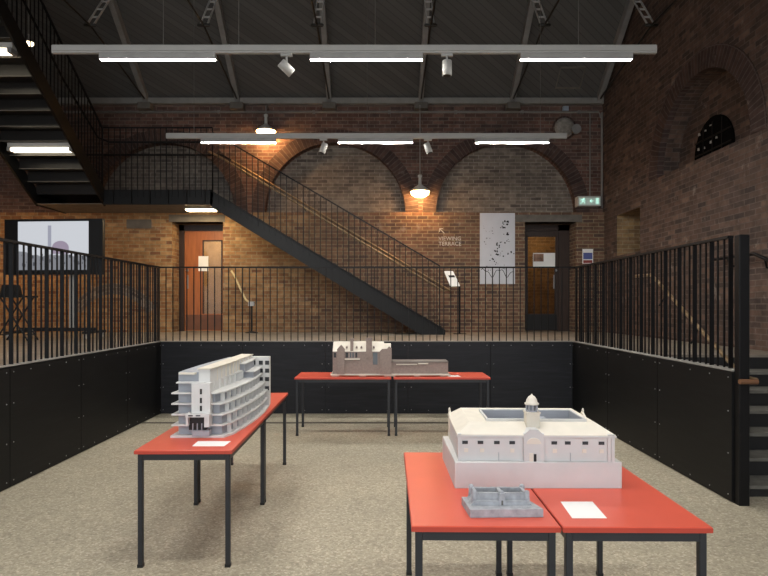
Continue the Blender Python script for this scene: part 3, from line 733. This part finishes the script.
# screen on its trolley
TY = 10.0
o = thing('display_screen', 'large black television showing a pale view on a wheeled stand', 'television', (-5.5, TY, FZ))
tr = Matrix.Translation((-5.52, TY, 2.62)) @ Matrix.Rotation(math.radians(-4), 4, 'Z')
MB().box(-.865, .865, -.03, .05, -.47, .47, tr).build('casing', M['black'], o)
sc_ = MB().box(-.62, .62, -.036, -.03, -.39, .43, tr).build('screen', emit('lit screen sky', lin('#b9bcc2'), .6, .02), o)
pic = MB().box(-.09, -.03, -.039, -.036, -.05, .36, tr); pic.build('picture_tower', emit('screen tower', lin('#8d8f9c'), .6, .02), sc_)
pd_ = MB(); pts = [(-.02, -.12)]+[(.13-.15*math.cos(PI*i/12), -.02+.12*math.sin(PI*i/12)) for i in range(13)]+[(.28, -.12)]
pd_.idx([tr @ Vector((x, -.038, z)) for x, z in pts], [tuple(range(len(pts)))]); pd_.build('picture_dome', emit('screen dome', lin('#8a7f90'), .6, .02), sc_)
pg = MB(); R3 = random.Random(5); gp = [(-.62+1.24*i/24, -.12-.05*R3.random()-(.0 if i > 3 else -.08)) for i in range(25)]
pg.idx([tr @ Vector((x, -.0375, z)) for x, z in [(-.62, -.39), (.62, -.39)]+gp[::-1]], [tuple(range(27))])
pg.build('picture_ground', emit('screen ground', lin('#74767c'), .6, .02), sc_)
pk = MB()
for i in range(40): x, z, s = R3.uniform(-.6, .58), R3.uniform(-.37, -.14), R3.uniform(.008, .03); pk.box(x, x+s, -.0395, -.037, z, z+s*2, tr)
pk.build('picture_detail', emit('screen dark detail', lin('#3c3e44'), .6, .02), sc_)
MB().box(-5.30, -5.22, TY+.06, TY+.14, FZ+.16, 2.75).build('pole', M['castor'], o)
MB().box(-6.15, -4.85, TY+.05, TY+.12, FZ+.12, FZ+.18).build('base', M['black'], o)
MB().box(-6.17, -6.10, TY-.3, TY+.4, FZ+.09, FZ+.13).build('base', M['black'], o); MB().box(-4.9, -4.83, TY-.3, TY+.4, FZ+.09, FZ+.13).build('base', M['black'], o)
for x in (-6.135, -4.865):
    for y in (TY-.25, TY+.35): MB().lathe([(.045, -.02), (.045, .02)], (x, y, FZ+.045), 12, 'x').build('castor', M['castor'], o)
# side table with case
o = thing('folding_table', 'small black folding table with crossed legs beside the screen', 'table', (-5.72, 9.3, FZ))
zt = FZ+.71; tx0, tx1 = -5.96, -5.5
MB().bbox(tx0, tx1, 9.12, 9.5, zt-.025, zt).build('tabletop', M['black'], o)
for y in (9.16, 9.44):
    MB().tube([(tx0+.06, y, zt-.02), (tx1+.03, y, FZ+.008)], .012, 8).build('leg', M['black'], o)
    MB().tube([(tx1-.06, y+.03, zt-.02), (tx0-.03, y+.03, FZ+.008)], .012, 8).build('leg', M['black'], o)
for x in (tx0+.02, tx1-.02): MB().tube([(x, 9.16, FZ+.1), (x, 9.47, FZ+.1)], .01, 6).build('stretcher', M['black'], o)
q = MB().prism([(-5.93, zt), (-5.68, zt), (-5.72, zt+.17), (-5.90, zt+.17)], 9.2, 9.38, 'y'); tag(q.build('black_case', M['black']), 'black case standing on the small folding table', 'case')

# ------------------------------------------------------------------ tracks, luminaires and spots
def track(y, xc, label, wires, tilt=0):
    z = 4.25
    o = thing('lighting_track', label, 'lighting track', (xc, y, z))
    t = MB().bbox(xc-3.12, xc+3.12, y-.03, y+.03, z, z+.062, .006); t.box(xc-3.12, xc+3.12, y-.02, y+.02, z-.02, z); t.build('channel', M['track'], o)
    for x in wires: MB().tube([(x, y, z+.06), (x, y, roofz(y)+.01)], .004, 5).build('suspension_wire', M['wire'], o)
    return o
def luminaire(x0, x1, y, label):
    z = 4.23
    o = thing('strip_luminaire', label, 'light', ((x0+x1)/2, y, z), 'strip lights on the tracks')
    MB().bbox(x0, x1, y-.032, y+.032, z-.065, z-.001, .004).build('body', M['lampgrey'], o)
    MB().box(x0+.01, x1-.01, y-.018, y+.018, z-.070, z-.065).build('diffuser', M['strip'], o)
def spot(x, y, label, az, el, big=1.0):
    z = 4.23
    o = thing('track_spotlight', label, 'spotlight', (x, y, z), 'white track spotlights')
    MB().bbox(x-.06, x+.06, y-.018, y+.018, z-.03, z-.001).build('adapter', M['spotwhite'], o)
    MB().tube([(x, y, z-.03), (x, y, z-.10)], .012, 8).build('stem', M['spotwhite'], o)
    mt = Matrix.Rotation(az, 3, 'Z') @ Matrix.Rotation(el, 3, 'Y'); c = Vector((x, y, z-.15))
    MB().lathe([(.045, -.08), (.05, -.075), (.05, .07), (.046, .075)], c, 20, mtx=mt).build('head', M['spotwhite'], o)
    MB().lathe([(.04, -.082), (.03, -.0805)], c, 20, mtx=mt).build('lens', M['black'], o)
track(6.1, -.265, 'long grey lighting track nearest the camera, across the full room', (-2.24, -1.46, -.05, 2.05))
track(9.2, -.21, 'long grey lighting track farther back, in front of the arches', (-2.9, -.2, 2.5))
for (a, b), lab in zip(((100, 216), (310, 423), (520, 632)), ('left', 'middle', 'right')):
    luminaire((a-380)/590*6.1, (b-380)/590*6.1, 6.1, lab+' lit strip light under the nearer track')
for (a, b), lab in zip(((201, 276), (338, 413), (475, 549)), ('left', 'middle', 'right')):
    luminaire((a-380)/590*9.2, (b-380)/590*9.2, 9.2, lab+' lit strip light under the farther track')
spot((286.5-380)/590*6.1, 6.1, 'tilted white spotlight on the nearer track', .5, 2.2)
spot((447-380)/590*6.1, 6.1, 'upright white spotlight on the nearer track', 0, .0)
spot((323.5-380)/590*9.2, 9.2, 'tilted white spotlight below the middle arch on farther track', .3, .35)
spot((428-380)/590*9.2, 9.2, 'tilted white spotlight near the low pendant on farther track', -.3, -.35)
track(3.0, -.26, 'lighting track overhead just out of the picture', (-2.2, 0, 2.0))
for x, lab in ((-2.25, 'left'), (-.1, 'middle'), (2.0, 'right')): luminaire(x-.59, x+.59, 3.0, lab+' strip light on the overhead track out of the picture')

# ------------------------------------------------------------------ tables
def table0(L, label, loc, rot):
    """table 0.6 wide by L long, its long side along local Y"""
    o = thing('exhibition_table', label, 'table', (0, 0, 0), 'red exhibition tables')
    hw, hl = .3, L/2
    t = MB().bbox(-hw, hw, -hl, hl, .706, .73, .003); tt = t.build('tabletop', M['red'], o)
    e = MB().box(-hw-.001, hw+.001, -hl-.001, hl+.001, .707, .7255); e.build('edge_band', M['red_edge'], tt)
    for i, (x, y) in enumerate(((-1,-1),(1,-1),(1,1),(-1,1))):
        cx, cy = x*(hw-.03), y*(hl-.03); g = MB().bbox(cx-.015, cx+.015, cy-.015, cy+.015, .0, .706, .003)
        lg = g.build('leg', M['frame'], o); MB().box(cx-.017, cx+.017, cy-.017, cy+.017, 0, .02).build('foot', M['black'], lg)
    for x in (-1, 1): MB().box(x*(hw-.03)-.012, x*(hw-.03)+.012, -hl+.045, hl-.045, .665, .706).build('rail', M['frame'], o)
    for y in (-1, 1): MB().box(-hw+.045, hw-.045, y*(hl-.03)-.012, y*(hl-.03)+.012, .665, .706).build('rail', M['frame'], o)
    o.location = loc; o.rotation_euler = (0, 0, rot); return o
T = table0(1.205, 'red-topped table under the small grey castle model, front left of pair', (.437, 2.985, 0), -.014)
def tb(loc, label, rot=0): return dup(T, loc, label, rot)
tb((1.045, 2.978, 0), 'red-topped table with a white sheet, front right of pair', -.010)
tb((-1.222, 4.24, 0), 'red-topped table on left nearest the camera', .012)
tb((-1.237, 5.448, 0), 'red-topped table on left behind the nearest one', .012)
tb((-.462, 7.64, 0), 'red-topped table at the back under the tall brown model', PI/2)
tb((.774, 7.64, 0), 'red-topped table at the back under the low brown wing', PI/2)

def sheet(pts, label):
    s = MB(); c = [Vector((*p, .7305)) for p in pts]
    s.idx(c+[v+Vector((0,0,.0012)) for v in c], [(3,2,1,0),(4,5,6,7),(0,1,5,4),(1,2,6,5),(2,3,7,6),(3,0,4,7)])
    return tag(s.build('caption_sheet', M['paper']), label, 'sheet of paper', 'caption sheets')
sheet([(.805, 2.472), (.951, 2.472), (.965, 2.68), (.82, 2.68)], 'white sheet lying beside the grey castle model in the foreground')
sheet([(-1.192, 3.743), (-.989, 3.743), (-.98, 3.88), (-1.197, 3.88)], 'white sheet in front of the white terraced model')
sheet([(.86, 7.42), (1.02, 7.42), (1.0, 7.57), (.85, 7.57)], 'white sheet on the back table right of the brown model')

# ------------------------------------------------------------------ model: white courtyard barracks
TZ = .7205
o = thing('architectural_model', 'large white courtyard building model with domed tower', 'architectural model', (.785, 3.2, TZ), 'architectural models')
bx0, bx1, by0, by1, bz = .372, 1.202, 2.934, 3.51, .849
MB().bbox(bx0, bx1, by0, by1, TZ, bz, .003).build('plinth', M['white'], o)
wx0, wx1, wy0, wy1 = .394, 1.168, 2.955, 3.495
cx0, cx1, cy0, cy1 = .575, 1.08, 3.15, 3.42
ez, rz = .978, 1.019
g = MB()
def rngbox(x0, x1, y0, y1, z0, z1, t):
    g.box(x0, x1, y0, y0+t, z0, z1); g.box(x0, x1, y1-t, y1, z0, z1); g.box(x0, x0+t, y0+t, y1-t, z0, z1); g.box(x1-t, x1, y0+t, y1-t, z0, z1)
rngbox(wx0, wx1, wy0, wy1, bz, ez, .02); g.build('outer_walls', M['white'], o)
cw = MB()
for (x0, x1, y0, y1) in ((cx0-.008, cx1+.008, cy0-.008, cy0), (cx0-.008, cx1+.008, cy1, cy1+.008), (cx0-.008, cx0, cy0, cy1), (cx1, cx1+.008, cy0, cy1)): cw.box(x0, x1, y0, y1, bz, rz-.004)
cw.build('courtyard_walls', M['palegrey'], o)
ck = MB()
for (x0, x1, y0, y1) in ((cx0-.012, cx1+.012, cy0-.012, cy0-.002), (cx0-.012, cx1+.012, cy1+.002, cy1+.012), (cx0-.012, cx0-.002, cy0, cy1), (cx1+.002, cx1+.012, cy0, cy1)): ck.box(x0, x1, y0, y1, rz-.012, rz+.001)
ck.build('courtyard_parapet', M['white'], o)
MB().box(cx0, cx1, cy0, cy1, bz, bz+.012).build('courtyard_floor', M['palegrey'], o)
ch = MB().box(.64, .69, 3.26, 3.33, bz+.012, .97); ch.box(.86, .93, 3.34, 3.40, bz+.012, .985); ch.build('courtyard_block', M['palegrey'], o)
# roof ring: outer slope, ridge, inner flat
rx0, rx1, ry0, ry1 = .462, 1.14-.03, 3.055, 3.475
ro = MB(); O = [(wx0-.006, wy0-.008), (wx1+.006, wy0-.008), (wx1+.006, wy1+.006), (wx0-.006, wy1+.006)]; I = [(rx0, ry0), (rx1, ry0), (rx1, ry1), (rx0, ry1)]; K = [(cx0-.008, cy0-.008), (cx1+.008, cy0-.008), (cx1+.008, cy1+.008), (cx0-.008, cy1+.008)]
vs = [(x, y, ez) for x, y in O]+[(x, y, rz) for x, y in I]+[(x, y, rz-.013) for x, y in K]+[(x, y, ez-.008) for x, y in O]
fs = []
for i in range(4):
    k = (i+1) % 4; fs += [(i, k, 4+k, 4+i), (4+i, 4+k, 8+k, 8+i), (12+i, 12+k, k, i)]
ro.idx(vs, fs); ro.build('roof', M['ivory'], o)
for x in (.428, .505, .5865, .663, .8715, .9385, 1.025, 1.105):
    MB().box(x-.014, x+.014, wy0-.0025, wy0+.004, .930, .946).build('window', M['dark_win'], o)
for x in (.433, .513, .663, .874, 1.02, 1.105): MB().box(x-.010, x+.010, wy0-.004, wy0, .890, .908).build('wall_niche', M['ivory'], o)
for x in (wx0-.002, 1.134, 1.152): MB().box(x, x+.016, wy0-.008, wy0+.01, bz, ez+.004).build('pilaster', M['white'], o)
for x in (.595, .95): MB().box(x, x+.002, wy0-.004, wy0, bz, .89).build('downpipe', M['palegrey'], o)
cor = MB().box(wx0-.008, wx1+.008, wy0-.012, wy0, ez-.012, ez-.004); cor.build('cornice', M['white'], o)
# gatehouse
gx0, gx1 = .718, .818
gh = MB().prism([(gx0, bz), (gx1, bz), (gx1, .985), (gx1-.008, .985), (0.768+.02, 1.005), (0.768-.02, 1.005), (gx0+.008, .985), (gx0, .985)], wy0-.014, 3.05, 'y')
gate = gh.build('gatehouse', M['white'], o)
s = MB(); q = [(0.768+.036*math.cos(PI*i/14), .935+.03*math.sin(PI*i/14)) for i in range(15)]; s.prism(q, wy0-.017, wy0-.014, 'y'); s.build('lunette', M['ivory'], gate)
s = MB().box(0.767, 0.780, wy0-.0165, wy0-.012, bz, .886); s.build('gate_opening', M['black'], gate)
s = MB().box(0.745, 0.764, wy0-.0165, wy0-.014, bz, .89); s.build('gate_surround', M['ivory'], gate)
tw = MB().box(.745, .811, 3.0, 3.066, .97, 1.072); tw.box(.741, .815, 2.996, 3.07, 1.072, 1.079); tow = tw.build('tower', M['cream'], o)
bb = MB().lathe([(.031, 1.079), (.031, 1.086)], (.778, 3.033, 0), 12)
for k in range(8): t = 2*PI*k/8; bb.tube([(.778+.027*math.cos(t), 3.033+.027*math.sin(t), 1.084), (.778+.027*math.cos(t), 3.033+.027*math.sin(t), 1.116)], .0042, 6)
bb.lathe([(.014, 1.08), (.014, 1.116)], (.778, 3.033, 0), 10)
bb.build('belfry', M['palegrey'], tow)
MB().lathe([(.036, 1.114), (.037, 1.120), (.03, 1.124), (.026, 1.139), (.017, 1.153), (.006, 1.160), (.002, 1.167)], (.778, 3.033, 0), 16).build('dome', M['ivory'], tow)
# gables on the sides and finials
for x0, x1 in ((wx0-.004, wx0+.008), (wx1-.008, wx1+.004)):
    MB().prism([(3.40, bz), (3.49, bz), (3.49, .985), (3.46, .998), (3.445, 1.008), (3.43, .998), (3.40, .985)], x0, x1, 'x').build('side_gable', M['ivory'], o)
for x, y in ((wx1, 3.445), (wx0, 3.445)): MB().lathe([(.004, 1.0), (.007, 1.012), (.005, 1.02), (.002, 1.026)], (x, y, 0), 10).build('finial', M['ivory'], o)

# ------------------------------------------------------------------ model: small grey castle
o = thing('architectural_model', 'small blue-grey cast fort model on the front table edge', 'architectural model', (.53, 2.63, TZ), 'architectural models')
gb = MB().prism([(.385, 2.528), (.70, 2.535), (.655, 2.70), (.372, 2.695)], TZ, TZ+.034, 'z')
gb.v = gb.v; gb.build('base', M['grey_model'], o)
fx0, fx1, fy0, fy1, fz0, fz1 = .415, .645, 2.60, 2.685, TZ+.034, TZ+.082
MB().prism([(fx0-.02, fz0), (fx1+.02, fz0), (fx1+.004, fz0+.018), (fx0-.004, fz0+.018)], fy0-.02, fy1+.005, 'y').build('sloping_bank', M['grey_model'], o)
w = MB(); t = .012
w.box(fx0, fx1, fy0, fy0+t, fz0+.01, fz1); w.box(fx0, fx1, fy1-t, fy1, fz0+.01, fz1); w.box(fx0, fx0+t, fy0+t, fy1-t, fz0+.01, fz1); w.box(fx1-t, fx1, fy0+t, fy1-t, fz0+.01, fz1); w.box(.525, .541, fy0+t, fy1-t, fz0+.01, fz1)
w.build('outer_walls', M['grey_model'], o)
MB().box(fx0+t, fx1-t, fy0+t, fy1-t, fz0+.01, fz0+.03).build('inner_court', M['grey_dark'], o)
for x, y in ((fx0, fy0), (fx1, fy0), (fx0, fy1), (fx1, fy1), (.533, fy0-.004)):
    MB().lathe([(.016, fz0), (.0125, fz0+.03), (.0125, fz1+.004), (.008, fz1+.010), (.003, fz1+.012)], (x, y, 0), 10).build('turret', M['grey_model'], o)
ga = MB().prism([(.515, fz0), (.551, fz0), (.543, fz1+.002), (.523, fz1+.002)], fy0-.022, fy0, 'y'); ga.build('gatehouse', M['grey_model'], o)
MB().box(.529, .537, fy0-.024, fy0-.022, fz0+.002, fz0+.022).build('gate_opening', M['grey_dark'], o)

# ------------------------------------------------------------------ model: white terraced block
o = thing('architectural_model', 'long white terraced building model with many floor plates', 'architectural model', (-1.2, 4.7, TZ), 'architectural models')
right_edge = [(4.045, -1.075), (4.15, -1.035), (4.4, -1.005), (4.7, -.985), (5.0, -.985), (5.33, -1.005)]
def rx(y):
    for (ya, xa_), (yb, xb_) in zip(right_edge, right_edge[1:]):
        if y <= yb: return xa_+(xb_-xa_)*(y-ya)/(yb-ya)
    return right_edge[-1][1]
def lx(y): return -1.42+.05*((y-4.1)/1.2)-.04*math.sin(PI*max(0, min(1, (y-4.1)/1.2)))*.5
fl = .072
NY = 12
def plan(y0, y1, dl, dr):
    ys = [y0+(y1-y0)*i/NY for i in range(NY+1)]
    return [(lx(y)+dl, y) for y in ys]+[(rx(y)-dr, y) for y in ys[::-1]]
TOPF = 6
MB().prism(plan(4.045, 5.33, -.015, -.0), TZ, TZ+.014, 'z').build('base_plate', M['white'], o)
setb = [0, .0, .0, .0, .02, .05]         # right-hand set-back per storey
starts = [4.09, 4.09, 4.09, 4.09, 4.09, 4.12]
for k in range(6):
    z0 = TZ+.014+fl*k
    if k == 0: z0 = TZ+.014
    z1 = TZ+.014+fl*(k+1)
    sb = (.0, .0, .015, .045, .115, .13)[k]+.01
    yend = 5.30 if k < 4 else 5.28
    # storey core (recessed) and the plate on top of it
    rgt = sb+.04 if k < 5 else .17
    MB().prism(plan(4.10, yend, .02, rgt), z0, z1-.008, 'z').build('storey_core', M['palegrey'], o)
    if k < 4:
        MB().prism(plan(4.055, yend, -.012 if k < 4 else .0, sb), z1-.009, z1, 'z').build('floor_plate', M['white'], o)
    elif k == 4:
        MB().prism(plan(4.055, 4.98, .02, sb+.02), z1-.009, z1, 'z').build('floor_plate', M['white'], o)
    if k < 5:
        n = 10
        for i in range(n):
            y = 4.16+(yend-4.2)*i/n
            MB().box(rx(y)-sb-.041, rx(y)-sb-.012, y, y+.008, z0, z1-.009).build('facade_fin', M['white'], o)
        gl = MB(); R5 = random.Random(20+k)
        for i in range(n):
            if R5.random() < .55:
                y = 4.16+(yend-4.2)*i/n+.02; xg = rx(y)-sb-.036
                gl.box(xg-.004, xg+.0, y, y+.07, z0+.012, z1-.02)
        if gl.v: gl.build('window', M['bluegrey'], o)
# far step-down blocks on the terrace side
for y0, y1, z, d in ((4.90, 5.26, TZ+.014+fl*4, .06), (4.82, 5.26, TZ+.014+fl*5, .115)):
    MB().prism(plan(y0, y1, .2, d+.015), z-.02, z+.048, 'z').build('terrace_block', M['palegrey'], o)
    MB().prism(plan(y0-.02, y1, .2, d), z+.048, z+.056, 'z').build('floor_plate', M['white'], o)
# left roof and spine wall
zr = 1.152
MB().prism(plan(4.075, 5.30, .03, .22), zr-.008, zr+.004, 'z').build('roof', M['ivory'], o)
sp = MB().prism([(-1.255, 4.08), (-1.178, 4.08), (-1.155, 4.5), (-1.15, 5.28), (-1.24, 5.28), (-1.25, 4.5)], 1.02, 1.178, 'z'); spine = sp.build('spine_block', M['white'], o)
MB().prism([(-1.262, 4.072), (-1.170, 4.072), (-1.147, 4.5), (-1.142, 5.285), (-1.248, 5.285), (-1.258, 4.5)], 1.178, 1.186, 'z').build('spine_roof', M['cream'], spine)
cl = MB(); n = 12
for i in range(n):
    y = 4.13+1.12*i/n; x = -1.187+.032*min(1, (y-4.1)/.4)+.004; cl.box(x-.012, x+.004, y, y+.012, 1.085, 1.178)
cl.build('spine_pier', M['cream'], spine)
# front tower panel with three openings, canopy and entrance
fr = MB().box(-1.289, -1.164, 4.030, 4.09, .887, 1.090); front = fr.build('front_tower', M['white'], o)
for z in (1.035, .975, .922): MB().box(-1.232, -1.218, 4.027, 4.031, z-.018, z+.018).build('window', M['black'], front)
MB().box(-1.319, -1.159, 3.995, 4.09, .868, .890).build('canopy', M['white'], front)
for x in (-1.299, -1.249): MB().box(x, x+.03, 3.993, 3.996, .875, .883).build('canopy_window', M['dark_win'], front)
MB().box(-1.309, -1.196, 4.04, 4.09, .775, .868).build('entrance', M['black'], front)
MB().box(-1.196, -1.164, 4.005, 4.09, .80, .868).build('entrance_pier', M['white'], front)
MB().box(-1.319, -1.304, 4.005, 4.06, .81, .868).build('entrance_pier', M['white'], front)
for i, (a, b) in enumerate(((-1.284, .80), (-1.254, .79), (-1.224, .80))): MB().box(a, a+.006, 4.03, 4.041, .775, .82).build('entrance_post', M['palegrey'], front)
MB().box(-1.284, -1.169, 4.025, 4.09, TZ+.014, .775).build('entrance_step', M['palegrey'], front)
# end tower block with windows
et = MB().box(-1.20, -1.0, 5.27, 5.34, TZ+.014, 1.162); et_o = et.build('end_tower', M['white'], o)
for z in (1.11, 1.04, .965, .885):
    for x in (-1.155, -1.09, -1.035): MB().box(x, x+.035, 5.266, 5.271, z-.018, z+.018).build('window', M['dark_win'], et_o)

# ------------------------------------------------------------------ model: brown house with chimneys
o = thing('architectural_model', 'taupe house model with cream roof and chimneys on back table', 'architectural model', (.1, 7.55, TZ), 'architectural models')
S = 590/7.5
mx = lambda px: (px-380)/S
mz = lambda py: 1.62+(306-py)/S
ya, yb = 7.5, 7.80
for a, b in ((332, 339), (359, 366), (384, 395), (414, 420), (440, 446)): MB().box(mx(a), mx(b), ya, yb, TZ, TZ+.016).build('foot', M['cream'], o)
MB().box(mx(331), mx(449.5), ya-.02, yb+.02, TZ+.016, TZ+.032).build('baseboard', M['cream'], o)
z0 = TZ+.032
mw = MB().box(mx(333), mx(391.5), ya, yb, z0, mz(352)); main = mw.build('main_walls', M['taupe'], o)
MB().prism([(ya-.012, mz(352)), (yb+.012, mz(352)), (yb-.06, mz(343)), (ya+.12, mz(343))], mx(333), mx(384), 'x').build('roof', M['ivory'], o)
rr_ = MB().prism([(ya+.04, mz(352)), (yb+.012, mz(352)), (yb-.06, mz(345)), (ya+.12, mz(345))], mx(384), mx(391), 'x'); rr_.build('roof', M['ivory'], o)
def chim(a, b, top, bot, y0, y1): 
    c = MB().box(mx(a), mx(b), y0, y1, mz(bot), mz(top)); c.box(mx(a)-.006, mx(b)+.006, y0-.005, y1+.005, mz(top)-.02, mz(top)-.008); return c.build('chimney', M['taupe'], o)
chim(350.5, 353.5, 339, 352, ya-.005, ya+.06); chim(366.2, 372, 338.5, 358, ya-.015, ya+.09)
gb_ = MB().prism([(mx(337.5), z0), (mx(345), z0), (mx(345), mz(349.5)), (mx(341.2), mz(345.5)), (mx(337.5), mz(349.5))], ya-.03, ya+.1, 'y'); gb_.build('gable', M['taupe'], o)
MB().prism([(mx(380), z0), (mx(391.5), z0), (mx(391.5), mz(349)), (mx(389), mz(347)), (mx(387), mz(349.5)), (mx(382), mz(349.5)), (mx(380), mz(351.5))], ya-.03, ya+.05, 'y').build('end_bay', M['taupe'], o)
for a, b, c, d in ((334, 336.5, 353, 358), (346, 348.5, 353, 358), (355.5, 357.5, 353, 358)): MB().box(mx(a), mx(b), ya-.004, ya+.01, mz(d), mz(c)).build('window', M['dark_win'], o)
for a, b in ((350, 351.5), (352.5, 354)): MB().box(mx(a), mx(b), ya-.003, ya+.01, mz(358), mz(353)).build('window', M['bluegrey'], o)
MB().box(mx(373), mx(377.5), ya-.004, ya+.01, mz(365), mz(353)).build('window', M['bluegrey'], o)
MB().box(mx(344.5), mx(360), ya-.02, ya, mz(360), mz(359)).build('ledge', M['ivory'], o)
for a in (347, 356.8, 361.5, 373.8): MB().prism([(mx(a)-.012, mz(349)), (mx(a)+.012, mz(349)), (mx(a)+.012, mz(347.5)), (mx(a), mz(346.6)), (mx(a)-.012, mz(347.5))], ya+.0, ya+.08, 'y').build('dormer', M['taupe'], o)
lw_ = MB().box(mx(391.5), mx(447.8), ya+.02, yb, z0, mz(363)); lw_.build('low_wing', M['taupe'], o)
MB().box(mx(391.5), mx(448), ya+.01, yb+.005, mz(363), mz(362)).build('wing_parapet', mat('grey parapet', '#77706b', .8), o)
MB().box(mx(396), mx(417), ya+.005, ya+.012, mz(365.2), mz(364.4)).build('ledge', M['cream'], o); MB().box(mx(418), mx(428), ya+.005, ya+.012, mz(364.6), mz(363.4)).build('ledge', M['ivory'], o)

for o_ in list(SC.objects):
    if o_.parent and o_.parent.get('label', '').startswith('large white courtyard') and not o_.name.startswith('plinth'):
        o_.rotation_euler = (0, 0, -.03); o_.location.x += .006
for o_ in list(SC.objects):
    if o_.name.startswith('architectural_model'):
        k_ = o_['label']
        if 'courtyard' in k_ or 'fort' in k_: o_.scale.x = .983; o_.location.x *= .983
        o_.location += Vector((.022 if 'terraced' in k_ else 0, -.055 if 'courtyard' in k_ else -.05 if 'fort' in k_ else -.065 if 'terraced' in k_ else -.05, .01))
